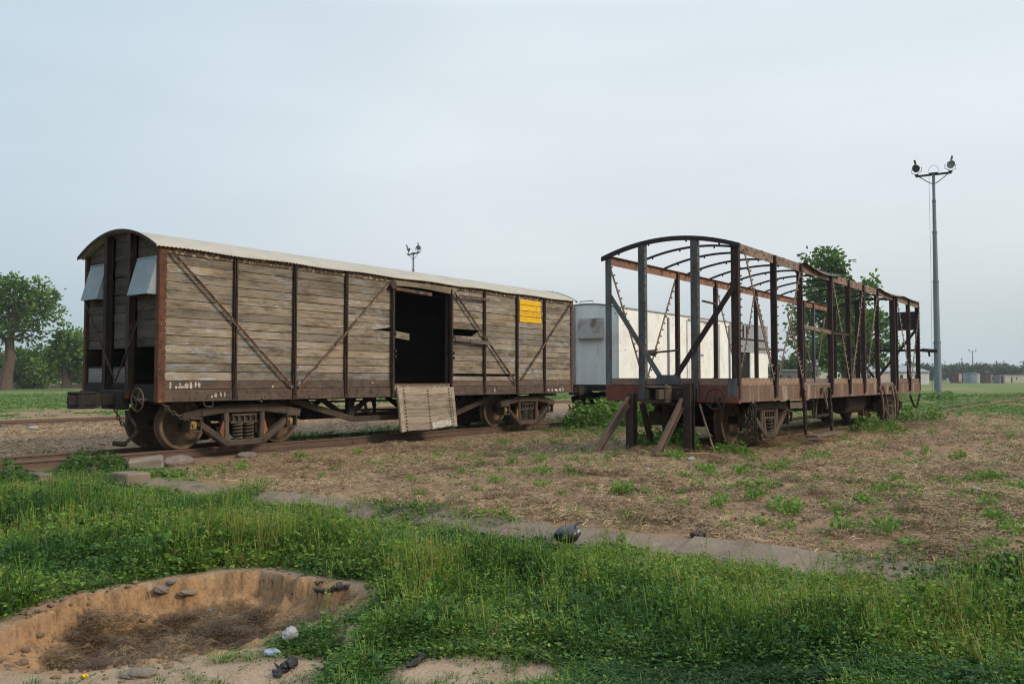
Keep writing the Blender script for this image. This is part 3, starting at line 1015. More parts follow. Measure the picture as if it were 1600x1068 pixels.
# inner lining keeps daylight out of the board gaps, except where boards are broken
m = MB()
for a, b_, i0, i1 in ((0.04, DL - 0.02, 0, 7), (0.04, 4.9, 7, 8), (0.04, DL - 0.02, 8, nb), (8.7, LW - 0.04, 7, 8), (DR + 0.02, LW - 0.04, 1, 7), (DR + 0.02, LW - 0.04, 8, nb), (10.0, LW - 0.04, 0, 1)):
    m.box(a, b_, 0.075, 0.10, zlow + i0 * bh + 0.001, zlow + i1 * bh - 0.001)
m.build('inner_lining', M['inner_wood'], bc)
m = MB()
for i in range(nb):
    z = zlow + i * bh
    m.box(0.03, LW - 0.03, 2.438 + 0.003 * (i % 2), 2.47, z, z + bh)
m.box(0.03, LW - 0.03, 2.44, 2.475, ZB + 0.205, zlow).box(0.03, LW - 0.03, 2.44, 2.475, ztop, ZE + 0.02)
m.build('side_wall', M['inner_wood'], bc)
# far end, plain boards
m = MB()
for i in range(nb + 1):
    z = zlow + (i - 1) * bh * 1.10
    m.box(LW - 0.058, LW - 0.02, 0.105, 2.43, z, z + bh * 1.10)
m.build('end_wall', M['wood_end'], bc)
# ceiling boards keep the inside dark
# near end: boards between the posts, with holes low down
m = MB()
up_b, low_b = MB(), MB()
EB = [(0.03, 0.76), (0.88, 1.53), (1.66, 2.44)]
zz = ZB + 0.30
k = 0
while zz < ZE + 0.36:
    h = 0.158
    for bi, (ya, yb) in enumerate(EB):
        z0, z1 = zz + 0.004, zz + h - 0.004
        zc = (z0 + z1) / 2 - CAMZ
        if bi == 0 and -0.09 < zc < 0.47:
            continue
        if bi > 0 and 0.20 < zc < 0.47:
            continue
        top = min(roof_z(ya), roof_z(yb)) - 0.02
        if z0 > max(roof_z(ya), roof_z(yb), roof_z((ya + yb) / 2)) - 0.06:
            continue
        xo = rng.uniform(-0.006, 0.006)
        m = low_b if zc < 0.2 else up_b
        if z1 > top:
            n = 8
            ys = [ya + (yb - ya) * i / n for i in range(n + 1)]
            up = [(y, min(z1, roof_z(y) - 0.03)) for y in ys if roof_z(y) - 0.03 > z0 + 0.005]
            if len(up) >= 2:
                m.prismx([(up[0][0], z0), (up[-1][0], z0)] + up[::-1], 0.05 + xo, 0.085 + xo)
        elif bi == 0 and 0.47 < zc < 0.62:
            n = 10                       # ragged lower edge over the hole
            vs = [(ya + (yb - ya) * i / n, z0 + 0.05 * rng.random() + 0.03 * (i / n)) for i in range(n + 1)]
            m.prismx(vs + [(yb, z1), (ya, z1)], 0.05 + xo, 0.085 + xo)
        else:
            t0, t1 = rng.uniform(-0.008, 0.008), rng.uniform(-0.008, 0.008)
            m.prismx([(ya, z0 + t0), (yb, z0 + t1), (yb, z1 + t1), (ya, z1 + t0)], 0.05 + xo, 0.085 + xo)
    zz += h
up_b.build('end_wall', M['wood_end'], bc)
low_b.build('lower_end_boards', M['wood_end'], bc)
# pale patch boards low on the end
m = MB().box(0.045, 0.05, 1.68, 2.40, CAMZ - 0.06, CAMZ + 0.19).box(0.045, 0.05, 0.90, 1.52, CAMZ - 0.06, CAMZ + 0.19)
m.build('patch_board', gmat('greyed_patch_board', (0.155, 0.145, 0.135), (0.12, 0.108, 0.10), (1, 1, 6), 2), bc)
# top rail, lintel strip
m = MB()
for a, b_ in ((0.0, DL), (DR + 0.03, LW)):
    m.box(a, b_, 0.012, 0.06, ztop + 0.004, ZE)
m.box(DL, DR + 0.03, 0.03, 0.06, ztop + 0.06, ZE)
m.build('top_rail', M['toprail'], bc, bevel=0.004)


def side_post(x, z0, z1, mat, y=0.0, w=0.085):
    m = MB().box(x - w / 2, x + w / 2, 0.014 + y, 0.026 + y, z0, z1).box(x - w / 2, x - w / 2 + 0.012, -0.036 + y, 0.014 + y, z0 + 0.02, z1).box(x + w / 2 - 0.045, x + w / 2 - 0.012, -0.030 + y, 0.013 + y, z0 + 0.06, z1 - 0.02)
    # foot flares out over the sole bar
    m.prism([(x - w / 2 - 0.004, z0 - 0.002), (x + w / 2 + 0.035, z0 - 0.002), (x + w / 2 + 0.004, z0 + 0.26), (x - w / 2 - 0.004, z0 + 0.26)], -0.014 + y, 0.0118 + y)
    for k in range(9):
        zz = z0 + 0.08 + k * (z1 - z0 - 0.15) / 8
        m.lathe((x + w / 2 - 0.028, -0.030 + y, zz), [(0.0, -0.012), (0.012, -0.01), (0.014, 0)], 'y', 6)
    return m.build('post', mat, bc)


for x in PX + PX2:
    side_post(x, ZB + 0.02, ZE - 0.01, M['post'])
# door posts
for x in (DL, DR):
    m = MB().box(x - 0.05, x + 0.05, -0.03, 0.012, ZB + 0.02, ZE - 0.02).box(x - 0.05, x - 0.035, -0.075, -0.03, ZB + 0.05, ZE - 0.10)
    m.box(x - (-0.035 if x == DL else 0.05), x + (0.05 if x == DL else -0.035), 0.06, 0.16, ZB + 0.28, ZE - 0.05)
    m.build('door_post', M['post'], bc, bevel=0.005)
    for z in (1.0, 0.62, 0.50):
        MB().tube([(x + 0.05, -0.02, CAMZ + z), (x + 0.05, -0.06, CAMZ + z)], 0.035, 8).build('hinge_knuckle', M['post'], bc)
# corner posts with scalloped rusty edge
for s, x in ((1, 0.0), (-1, LW)):
    m = MB()
    n = 46
    pts = [(x, ZB - 0.01), (x, ZE + 0.01)]
    edge = [(x + s * ((0.115 if s > 0 else 0.085) + 0.022 * (i % 2) + rng.uniform(-0.007, 0.007)), ZE + 0.01 - (ZE - ZB + 0.02) * i / n) for i in range(n + 1)]
    m.prism(pts + edge, -0.012, 0.009)
    for i in range(14):
        for xx in (0.035, 0.085):
            m.lathe((x + s * xx * (1 if s > 0 else 0.7), -0.012, ZB + 0.1 + i * 0.185 + 0.03 * (xx > 0.1)), [(0, -0.01), (0.013, -0.007), (0.015, 0)], 'y', 6)
    m.box(min(x, x - s * 0.008), max(x, x - s * 0.008), 0.0, 0.10, ZB - 0.01, ZE + 0.01) if s > 0 else None
    m.build('corner_post', M['corner'], bc)
m = MB().box(-0.010, 0.03, 2.44, 2.512, ZB, ZE + 0.01)
m.build('corner_post', M['corner'], bc)
# diagonal braces
for p, q in (((0.20, 2.16), (2.78, -0.17)), ((2.93, -0.17), (5.45, 2.16)), ((7.58, 2.05), (10.06, -0.12)), ((10.30, -0.02), (12.74, 2.18))):
    m = MB()
    a, b_ = Vector((p[0], -0.043, CAMZ + p[1])), Vector((q[0], -0.043, CAMZ + q[1]))
    m.beam(a, b_, 0.010, 0.048, up=(0, 0, 1))
    d = (b_ - a).normalized()
    nrm = Vector((-d.z, 0, d.x))
    m.beam(a + nrm * 0.02 + Vector((0, -0.012, 0)), b_ + nrm * 0.02 + Vector((0, -0.012, 0)), 0.020, 0.010)
    for k in range(14):
        c = a.lerp(b_, (k + 0.5) / 14)
        m.lathe((c.x, -0.048, c.z), [(0, -0.014), (0.013, -0.01), (0.015, 0)], 'y', 6)
    m.build('brace', M['brace'], bc)
# end posts and end braces
for y in (0.82, 1.595):
    m = MB().box(0.0, 0.014, y - 0.058, y + 0.058, ZB + 0.05, roof_z(y) - 0.02)
    m.box(-0.09, 0.0, y - 0.008, y + 0.008, ZB + 0.12, roof_z(y) - 0.03).box(-0.10, -0.09, y - 0.05, y + 0.05, ZB + 0.14, roof_z(y) - 0.03)
    m.prism([(0.0, ZB + 0.06), (-0.14, ZB + 0.06), (-0.14, ZB + 0.16), (-0.02, ZB + 0.5)], y - 0.035, y - 0.012)
    m.build('end_post', M['post'], bc)
for p, q in (((2.33, 1.50), (1.10, -0.12)), ((0.10, 1.50), (1.20, -0.12))):
    MB().beam((-0.115, p[0], CAMZ + p[1]), (-0.115, q[0], CAMZ + q[1]), 0.035, 0.012, up=(1, 0, 0)).build('end_brace', M['post'], bc)

# corrugated roof
nx, ny = 690, 22
xs = np.linspace(-0.11, LW + 0.11, nx)
ys = np.linspace(-0.075, 2.575, ny)
XX, YY = np.meshgrid(xs, ys)
ZZ = roof_z(YY) + 0.0085 * np.sin(XX * 2 * math.pi / 0.078) + 0.010 * np.sin(XX * 3.1 + YY * 2) * sm(0.6, 1.25, np.abs(YY - 1.25))
V = np.stack([XX, YY, ZZ], -1).reshape(-1, 3)
idx = np.arange(nx * ny).reshape(ny, nx)
Q = np.stack([idx[:-1, :-1], idx[:-1, 1:], idx[1:, 1:], idx[1:, :-1]], -1).reshape(-1, 4)
rf = np_mesh('roof', V, Q, None, {'rnd': np.full(len(V), 0.5)}, M['roof'], bc)
rf.data.polygons.foreach_set('use_smooth', np.ones(len(Q), dtype=bool))
sol = rf.modifiers.new('thick', 'SOLIDIFY')
sol.thickness = 0.008
sol.offset = -1
for x0, x1 in ((-0.125, -0.112), (LW + 0.112, LW + 0.125)):
    m = MB()
    n = 22
    pts = [(-0.085 + 2.67 * i / n, roof_z(-0.085 + 2.67 * i / n) + 0.022) for i in range(n + 1)]
    for (ya, za), (yb, zb) in zip(pts, pts[1:]):
        m.add([(x0, ya, za), (x1, ya, za), (x1, yb, zb), (x0, yb, zb), (x0, ya, za - 0.055), (x1, ya, za - 0.055), (x1, yb, zb - 0.055), (x0, yb, zb - 0.055)], [(0, 1, 2, 3), (7, 6, 5, 4), (0, 4, 5, 1), (2, 6, 7, 3), (0, 3, 7, 4), (1, 5, 6, 2)], 0.4)
    m.build('roof_rim', M['post'], bc)
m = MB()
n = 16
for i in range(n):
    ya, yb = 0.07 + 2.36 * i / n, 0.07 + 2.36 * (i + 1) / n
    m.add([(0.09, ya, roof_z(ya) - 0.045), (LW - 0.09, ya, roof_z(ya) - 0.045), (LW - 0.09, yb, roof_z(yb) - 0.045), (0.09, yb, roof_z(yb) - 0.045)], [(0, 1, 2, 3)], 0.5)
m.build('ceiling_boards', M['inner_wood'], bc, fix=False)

# sloping sheet hoods over the end ventilators
for ya, yb in ((0.07, 0.70), (1.72, 2.30)):
    zt, zb, pr_ = CAMZ + 2.06, CAMZ + 1.43, 0.185
    m = MB()
    m.add([(-0.012, ya, zt), (-0.012, yb, zt), (-pr_, yb, zb), (-pr_, ya, zb), (0.0, ya, zt - 0.012), (0.0, yb, zt - 0.012), (-pr_ + 0.012, yb, zb), (-pr_ + 0.012, ya, zb)],
          [(0, 1, 2, 3), (4, 7, 6, 5), (0, 3, 7, 4), (1, 5, 6, 2), (0, 4, 5, 1), (3, 2, 6, 7)])
    for yy in (ya, yb - 0.004):
        m.add([(-0.012, yy, zt - 0.015), (-pr_ + 0.006, yy, zb), (0.045, yy, zb), (0.045, yy, zt - 0.015), (-0.012, yy + 0.004, zt - 0.015), (-pr_ + 0.006, yy + 0.004, zb), (0.045, yy + 0.004, zb), (0.045, yy + 0.004, zt - 0.015)], [(0, 1, 2, 3), (7, 6, 5, 4), (0, 4, 5, 1), (1, 5, 6, 2), (2, 6, 7, 3), (3, 7, 4, 0)])
    m.box(-0.016, 0.044, ya, yb, zt, zt + 0.03)
    for i in range(10):
        m.box(-0.024, -0.016, ya + (yb - ya) * (i + 0.25) / 10, ya + (yb - ya) * (i + 0.6) / 10, zt - 0.005, zt + 0.022)
    m.build('vent_hood', M['galv'], bc)

# doorway: lintel, track piece, threshold, hanging flap, loose boards
m = MB()
n = 14
for i in range(n):
    xa, xb = DL + 0.0 + 2.12 * i / n, DL + 2.12 * (i + 1) / n
    sag = lambda x: 0.035 * math.sin((x - DL) * 2.3) - 0.03 * ((x - DL) > 1.1) * ((x - DL) - 1.1)
    za, zb = CAMZ + 2.17, CAMZ + 2.06
    m.add([(xa, -0.03, zb + sag(xa) * 0.5), (xb, -0.03, zb + sag(xb) * 0.5), (xb, -0.055, za + 0.01), (xa, -0.055, za + 0.01), (xa, 0.0, zb + sag(xa) * 0.5), (xb, 0.0, zb + sag(xb) * 0.5), (xb, 0.0, za + 0.01), (xa, 0.0, za + 0.01)], [(0, 1, 2, 3), (7, 6, 5, 4), (0, 4, 5, 1), (3, 2, 6, 7)] + ([(0, 3, 7, 4)] if i == 0 else []) + ([(1, 5, 6, 2)] if i == n - 1 else []), 0.7)
m.build('door_lintel', M['door_wood'], bc)
m = MB().beam((DL + 0.08, -0.02, CAMZ + 1.995), (DL + 1.22, -0.05, CAMZ + 1.955), 0.03, 0.07)
for i in range(6):
    m.lathe((DL + 0.2 + i * 0.18, -0.055, CAMZ + 1.98), [(0, -0.012), (0.014, -0.01), (0.016, 0)], 'y', 6)
m.build('door_runner', M['brace'], bc)
MB().box(7.62, 8.86, -0.085, -0.073, CAMZ + 1.955, CAMZ + 2.03).build('door_runner', M['brace'], bc)
MB().lathe((DL - 0.06, -0.07, CAMZ + 2.07), [(0, -0.03), (0.09, -0.03), (0.10, 0.0), (0.10, 0.05)], 'y', 14).build('door_roller', M['post'], bc)
m = MB().box(DL + 0.05, DR - 0.05, -0.02, 0.06, ZB + 0.235, ZB + 0.285)
m.build('threshold', M['sole'], bc, bevel=0.005)
m = MB().box(DL + 0.06, DR - 0.05, -0.012, 0.0, ZB + 0.13, ZB + 0.235)
for i in (0.12, 0.32, 0.42, 1.28, 1.48, 1.62, 1.80):
    m.box(DL + i, DL + i + 0.07, -0.03, -0.012, ZB + 0.15, ZB + 0.24)
m.build('hinge_strip', M['door_wood'], bc)
# hanging lower door flap
fl = MB()
fz1, fz0 = CAMZ - 0.20, CAMZ - 1.17
fx0, fx1 = 5.62, 7.53
nb2 = 6
def flap_pt(u, v, dy=0.0):
    x = fx0 + (fx1 - fx0) * u + 0.045 * (1 - v) * (1 - 2 * u) * 0.8
    z = fz1 + (fz0 - fz1) * (1 - v) + (0.055 * u * (1 - v)) + 0.012 * math.sin(u * 9)
    y = -0.06 - 0.10 * (1 - v) - 0.02 * math.sin(u * 3.1) - 0.05 * u * (1 - v) + dy
    return (x, y, z)
for i in range(nb2):
    v0, v1 = i / nb2 + 0.004, (i + 1) / nb2 - 0.004
    r0 = rng.random()
    n = 10
    for j in range(n):
        u0, u1 = j / n, (j + 1) / n
        vs = [flap_pt(u0, v0), flap_pt(u1, v0), flap_pt(u1, v1), flap_pt(u0, v1), flap_pt(u0, v0, 0.04), flap_pt(u1, v0, 0.04), flap_pt(u1, v1, 0.04), flap_pt(u0, v1, 0.04)]
        fl.add(vs, [(0, 1, 2, 3), (7, 6, 5, 4), (0, 4, 5, 1), (3, 2, 6, 7)] + ([(0, 3, 7, 4)] if j == 0 else []) + ([(1, 5, 6, 2)] if j == n - 1 else []), r0)
fl.cur = 1
for k in range(13):
    for u in (0.10, 0.50, 0.89):
        fl.lathe(flap_pt(u, (k + 0.3) / 13, -0.012), [(0, -0.012), (0.014, -0.010), (0.016, 0.012)], 'y', 6, rnd=0.2)
fo = fl.build('door_flap', [M['door_wood'], M['post']], bc)
for u in (0.035, 0.965):
    m = MB()
    for i in range(6):
        m.beam(flap_pt(u, i / 6, -0.006), flap_pt(u, (i + 1) / 6, -0.006), 0.10, 0.010, up=(0, 1, 0), rnd=0.8)
    m.build('batten', M['door_wood'], fo)
m = MB()
a, b_ = flap_pt(0.53, 0.10, -0.012), flap_pt(0.90, 0.10, -0.012)
n = 9
for i in range(n):
    ua, ub = 0.53 + 0.37 * i / n, 0.53 + 0.37 * (i + 1) / n
    j = 0.02 * rng.random()
    m.add([flap_pt(ua, 0.02 + j, -0.006), flap_pt(ub, 0.02 + j, -0.006), flap_pt(ub, 0.15 + 0.04 * rng.random(), -0.006), flap_pt(ua, 0.15 + 0.04 * rng.random(), -0.006)], [(0, 1, 2, 3)], 0.9)
m.build('paint_patch', M['whitepaint'], fo)
MB().beam((5.62, 0.0, CAMZ + 0.985), (6.36, 0.30, CAMZ + 0.965), 0.03, 0.15).build('loose_board', M['wood'], bc)
m = MB().beam((7.56, -0.085, CAMZ + 0.95), (8.30, -0.085, CAMZ + 0.93), 0.03, 0.07).beam((8.1, -0.10, CAMZ + 0.93), (8.93, -0.085, CAMZ + 0.89), 0.03, 0.09)
m.build('latch_bar', gmat('grey_latch', (0.13, 0.115, 0.10), (0.09, 0.075, 0.062), scale=5), bc)
# yellow painted panel across five boards
m = MB()
for i in range(nb):
    z0, z1 = zlow + i * bh + 0.007, zlow + (i + 1) * bh - 0.007
    z0, z1 = max(z0, CAMZ + 1.49), min(z1, CAMZ + 2.13)
    if z1 - z0 > 0.02:
        m.box(10.265 + rng.uniform(0, 0.03), 11.30 - rng.uniform(0, 0.05), 0.010, 0.021, z0, z1)
m.build('yellow_panel', M['yellow'], bc)
# flaking remains of white lettering
m = MB()
lr = random.Random(4)
def flake(x, z, w, h, y):
    n = 9
    pts = []
    for i in range(n):
        an = 2 * math.pi * i / n
        k = lr.uniform(0.65, 1.1)
        pts.append((x + w / 2 * k * math.cos(an), z + h / 2 * k * math.sin(an)))
    m.prism(pts, y - 0.002, y, lr.random())
for (x, z, w, h, y) in ((0.24, -0.10, 0.055, 0.15, 0.0115), (0.45, -0.135, 0.16, 0.06, 0.0115), (0.55, -0.12, 0.10, 0.10, 0.0115), (0.63, -0.115, 0.06, 0.12, 0.0115), (0.72, -0.10, 0.05, 0.13, 0.0115), (0.79, -0.11, 0.06, 0.12, 0.0115), (0.42, -0.09, 0.05, 0.05, 0.0115), (0.35, -0.14, 0.05, 0.05, 0.0115),
                        (1.12, -0.29, 0.07, 0.08, -0.0005), (1.22, -0.28, 0.045, 0.10, -0.0005), (1.30, -0.285, 0.04, 0.11, -0.0005), (1.04, -0.31, 0.05, 0.05, -0.0005),
                        (11.62, -0.30, 0.13, 0.10, -0.0005), (11.80, -0.30, 0.09, 0.10, -0.0005), (11.98, -0.31, 0.18, 0.08, -0.0005), (12.20, -0.30, 0.13, 0.09, -0.0005), (12.34, -0.29, 0.07, 0.13, -0.0005), (12.10, -0.16, 0.04, 0.14, 0.0115), (9.2, -0.28, 0.05, 0.12, -0.0005), (2.35, -0.14, 0.06, 0.05, 0.0115), (2.99, -0.10, 0.07, 0.14, 0.0115), (4.95, -0.08, 0.06, 0.04, 0.0115)):
    flake(x, CAMZ + z, w, h, y)
m.build('white_lettering', M['whitepaint'], bc)
# lashing loop
for x in (0.98,):
    m = MB().tube([(x - 0.09, 0.03, ZB), (x - 0.085, 0.0, ZB - 0.08), (x - 0.05, -0.01, ZB - 0.10), (x + 0.05, -0.01, ZB - 0.10), (x + 0.085, 0.0, ZB - 0.08), (x + 0.09, 0.03, ZB)], 0.012, 6)
    m.build('lashing_loop', M['iron'], bc)
# truss bar, king posts and brake gear under the middle
for y in (0.42, 2.08):
    m = MB()
    pts = [(3.05, y, ZB - 0.02), (4.75, y, CAMZ - 0.86), (8.1, y, CAMZ - 0.86), (9.8, y, ZB - 0.02)]
    for a, b_ in zip(pts, pts[1:]):
        m.beam(a, b_, 0.07, 0.12)
    m.build('truss_bar', M['iron'], bc)
for x in (4.75, 8.1):
    m = MB()
    m.box(x - 0.10, x + 0.10, 0.46, 2.04, CAMZ - 0.78, CAMZ - 0.70)
    for y in (0.5, 2.0):
        m.box(x - 0.08, x + 0.08, y - 0.06, y + 0.06, CAMZ - 0.79, ZB)
        m.beam((x - 0.75, y + 0.1, ZB), (x - 0.05, y + 0.1, CAMZ - 0.80), 0.07, 0.10)
        m.beam((x + 0.70, y + 0.1, ZB), (x + 0.05, y + 0.1, CAMZ - 0.80), 0.07, 0.10)
    m.build('truss_post', M['under'], bc)
m = MB().lathe((3.2, 1.2, ZB - 0.25), [(0.0, 0.0), (0.18, 0.01), (0.20, 0.05), (0.20, 0.62), (0.17, 0.68), (0.0, 0.70)], 'x', 20)
m.build('brake_cylinder', M['under'], bc, smooth=False)
m = MB().tube([(0.3, 1.0, ZB - 0.10), (4.2, 1.0, ZB - 0.10), (8, 1.0, ZB - 0.12), (12.6, 1.0, ZB - 0.10)], 0.022, 6)
m.beam((3.9, 1.3, ZB - 0.3), (8.0, 1.0, ZB - 0.35), 0.04, 0.05)
for x in (5.0, 5.25, 5.5):
    m.beam((x, 0.6, ZB - 0.02), (x + 0.15 * (1 if x > 5.1 else -1), 0.65, ZB - 0.36), 0.05, 0.04, up=(0, 1, 0))
m.tube([(5.15, 0.55, ZB - 0.30), (5.45, 0.55, ZB - 0.36), (5.55, 0.55, ZB - 0.30), (5.55, 0.55, ZB)], 0.025, 6)
m.build('brake_rigging', M['under'], bc)
bogie(bc, 1.95, 0.15, 2.12, 0.45, M['iron'], 'bar')
bogie(bc, LW - 1.80, 0.15, 2.05, 0.45, M['iron'], 'bar')
coupler(bc, 0.0, -1, 1.22, CAMZ - 0.36, 0.82, M['under'])
coupler(bc, LW, 1, 1.22, CAMZ - 0.36, 0.70, M['under'])
MB().box(-0.14, -0.002, 0.86, 1.58, CAMZ - 0.53, CAMZ - 0.19).build('draft_box', M['under'], bc, bevel=0.02)
hand_wheel(bc, (-0.20, 0.27, CAMZ - 0.35), 0.19, M['iron'])
chain([(-0.20, 0.98, CAMZ - 0.5), (-0.17, 0.88, CAMZ - 0.72), (-0.12, 0.74, CAMZ - 0.84), (-0.02, 0.58, CAMZ - 0.82)], 0.085, 0.013).build('chain', M['under'], bc)
m = MB().tube([(-0.05, 0.75, CAMZ - 0.5), (-0.10, 0.72, CAMZ - 0.62), (-0.06, 0.58, CAMZ - 0.78), (-0.06, 0.52, CAMZ - 0.9), (-0.16, 0.62, CAMZ - 1.06), (-0.22, 0.70, CAMZ - 1.11)], [0.03, 0.03, 0.03, 0.028, 0.028, 0.03], 8)
m.tube([(-0.18, 0.64, CAMZ - 1.11), (-0.30, 0.82, CAMZ - 1.09)], 0.045, 8)
m.build('brake_hose', M['under'], bc)
chain([(0.08, 0.08, ZB + 0.02), (0.3, 0.05, ZB - 0.18), (0.55, 0.05, ZB - 0.30), (0.78, 0.1, ZB - 0.29), (0.9, 0.2, ZB - 0.24)], 0.10, 0.012).build('chain', M['iron'], bc)

# ---------------------------------------------------------------- roofless frame wagon
LF = 13.9
fw = thing('frame_wagon', 'roofless goods wagon reduced to a rusty steel skeleton of posts and hoops', 'goods wagon', (F2[0], F2[1], 0), RZ)
FRZ = 0.245
NP = [0.05, 1.69, 3.13, 5.09, 6.44, 7.68, 8.99, 10.68, 12.45, LF - 0.05]


def fr_roof(y):
    t = (y - 1.25) / 1.25
    return ZE - 0.0 + 0.215 * (1 - t * t)


for y0, y1 in ((0.0, 0.012), (2.488, 2.5)):
    m = MB()
    m.box(0.0, LF, y0, y1, ZB, ZB + 0.275, 0.5)
    yy0, yy1 = (0.012, 0.07) if y0 == 0 else (2.43, 2.488)
    m.box(0.0, LF, yy0, yy1, ZB, ZB + 0.014, 0.5).box(0.0, LF, yy0, yy1, ZB + 0.261, ZB + 0.275, 0.5)
    m.build('sole_bar', M['solefr'], fw)
m = MB()
gaps = [(0.0, 3.16), (5.13, 9.03), (10.66, LF)]
for a, b_ in gaps:
    m.box(a + 0.02, b_ - 0.02, 0.016, 0.03, ZB + 0.28, ZB + 0.405)
    n = int((b_ - a) / 0.21)
    for i in range(n):
        xx = a + 0.12 + i * 0.21
        m.lathe((xx, 0.016, ZB + 0.385), [(0, -0.008), (0.014, -0.006), (0.016, 0)], 'y', 6, 0.0)
        m.lathe((xx + 0.1, 0.016, ZB + 0.305), [(0, -0.008), (0.014, -0.006), (0.016, 0)], 'y', 6, 0.0)
m.box(0.02, LF - 0.02, 2.47, 2.484, ZB + 0.28, ZB + 0.405)
m.box(-0.003, 0.010, 0.10, 2.40, ZB + 0.285, ZB + 0.40)
m.build('edge_strip', M['deckstrip'], fw)
m = MB()
for (a, b_) in ((3.2, 5.05), (9.05, 10.6)):
    m.box(a, b_, 0.016, 0.2, ZB + 0.277, ZB + 0.305)
m.build('door_sill', M['bgrey'], fw)
for x0 in (-0.02, LF):
    MB().box(x0, x0 + 0.02, 0.01, 2.49, ZB - 0.005, ZB + 0.275).build('headstock', M['redox'], fw, bevel=0.004)
m = MB().box(0.03, LF - 0.03, 0.95, 1.10, ZB - 0.06, ZB + 0.24).box(0.03, LF - 0.03, 1.40, 1.55, ZB - 0.06, ZB + 0.24)
for x in (0.05, 1.5, 3.1, 5.0, 6.9, 8.9, 10.6, 12.4, LF - 0.13):
    m.box(x, x + 0.08, 0.075, 0.945, ZB + 0.02, ZB + 0.24).box(x, x + 0.08, 1.555, 2.425, ZB + 0.02, ZB + 0.24)
m.build('underframe', M['under'], fw)
MB().box(0.03, LF - 0.03, 0.075, 2.46, ZB + 0.279, ZB + 0.292).build('deck', M['darkrust'], fw)


def studs(m, p, q, n, off, size=0.014, ln=0.03):
    p, q, off = Vector(p), Vector(q), Vector(off)
    for i in range(n):
        c = p.lerp(q, (i + 0.5) / n)
        m.beam(c, c + off.normalized() * ln, size * 1.6, size * 1.6)


def fr_post(x, near=True, z0=None, z1=None, w=0.085, mat=None, name='post'):
    z0 = ZB + 0.06 if z0 is None else z0
    z1 = ZE - 0.02 if z1 is None else z1
    m = MB()
    s = 1 if near else -1
    y = 0.0 if near else 2.5
    def bx(x0, x1, ya, yb, a, b_):
        m.box(x0, x1, min(y + s * ya, y + s * yb), max(y + s * ya, y + s * yb), a, b_)
    bx(x - 0.008, x + 0.008, -0.045, 0.040, z0 + 0.25, z1)              # web
    bx(x - w / 2, x + w / 2, 0.040, 0.052, z0 + 0.25, z1)               # inner flange
    bx(x + 0.008, x + 0.045, -0.045, -0.034, z0 + 0.25, z1)              # outer lip
    # flared foot riveted over the sole bar
    m.beam((x, y - s * 0.035, z0 + 0.36), (x, y - s * 0.026, z0), 0.10, 0.035, up=(0, 1, 0))
    m.beam((x + 0.065, y - s * 0.02, z0 + 0.30), (x + 0.075, y - s * 0.02, z0 + 0.03), 0.02, 0.03, up=(0, 1, 0), rnd=1.0)
    n = 13
    studs(m, (x + 0.05, y - s * 0.049, z0 + 0.42), (x + 0.05, y - s * 0.049, z1 - 0.05), n, (1, 0, 0), 0.013, 0.028)
    return m.build(name, mat or M['darkrust'], fw)


for x in NP[1:-1]:
    fr_post(x)
fr_post(10.95, w=0.12)
for x in (2.91, 4.88, 7.38, 11.05, 11.95):
    fr_post(x, near=False, mat=M['bluesteel'] if x > 11.5 else None)
# corner posts: angle sections, flange side with bolts
for x, s in ((0.0, 1), (LF, -1)):
    for y, t in ((0.0, 1), (2.5, -1)):
        m = MB()
        a, b_ = sorted((x, x + s * 0.012))
        c, d = sorted((y, y + t * 0.115))
        m.box(a - (0.003 if s > 0 else -0.003), b_ - (0.003 if s > 0 else -0.003), c, d, ZB + 0.28, ZE)
        a, b_ = sorted((x + s * 0.0, x + s * 0.09))
        c, d = sorted((y - t * 0.012, y))
        m.box(a, b_, c, d, ZB + 0.06, ZE)
        studs(m, (x + s * 0.075, y - t * 0.012, ZB + 0.35), (x + s * 0.075, y - t * 0.012, ZE - 0.1), 17, (0.6 * s, -t * 0.8, 0), 0.014, 0.03)
        if s > 0:
            m.box(x + 0.015, x + 0.085, *sorted((y - t * 0.016, y - t * 0.0125)), ZB + 0.05, ZB + 0.33, 1.0)
        m.build('corner_post', M['darkrust'] if (y == 0 or s < 0) else M['bluesteel'], fw)
m = MB().box(-0.022, -0.0205, 0.015, 0.18, ZB + 0.09, ZB + 0.40)
m.build('corner_gusset', M['bluesteel'], fw)
# end posts near
for y in (0.76, 1.76):
    m = MB().box(-0.036, -0.0235, y - 0.062, y + 0.062, ZB + 0.02, fr_roof(y) - 0.02).box(-0.0235, 0.07, y - 0.062, y - 0.050, ZB + 0.3, fr_roof(y) - 0.02)
    studs(m, (-0.03, y - 0.062, ZB + 0.3), (-0.03, y - 0.062, fr_roof(y) - 0.1), 16, (0, -1, 0), 0.013, 0.026)
    studs(m, (-0.036, y + 0.02, ZB + 0.15), (-0.036, y + 0.02, fr_roof(y) - 0.1), 9, (-1, 0, 0), 0.014, 0.02)
    m.build('end_post', M['bluesteel'], fw)
for y in (0.76, 1.76):
    m = MB().box(LF + 0.022, LF + 0.036, y - 0.07, y + 0.07, ZB + 0.02, fr_roof(y) - 0.02)
    m.build('end_post', M['darkrust'], fw)
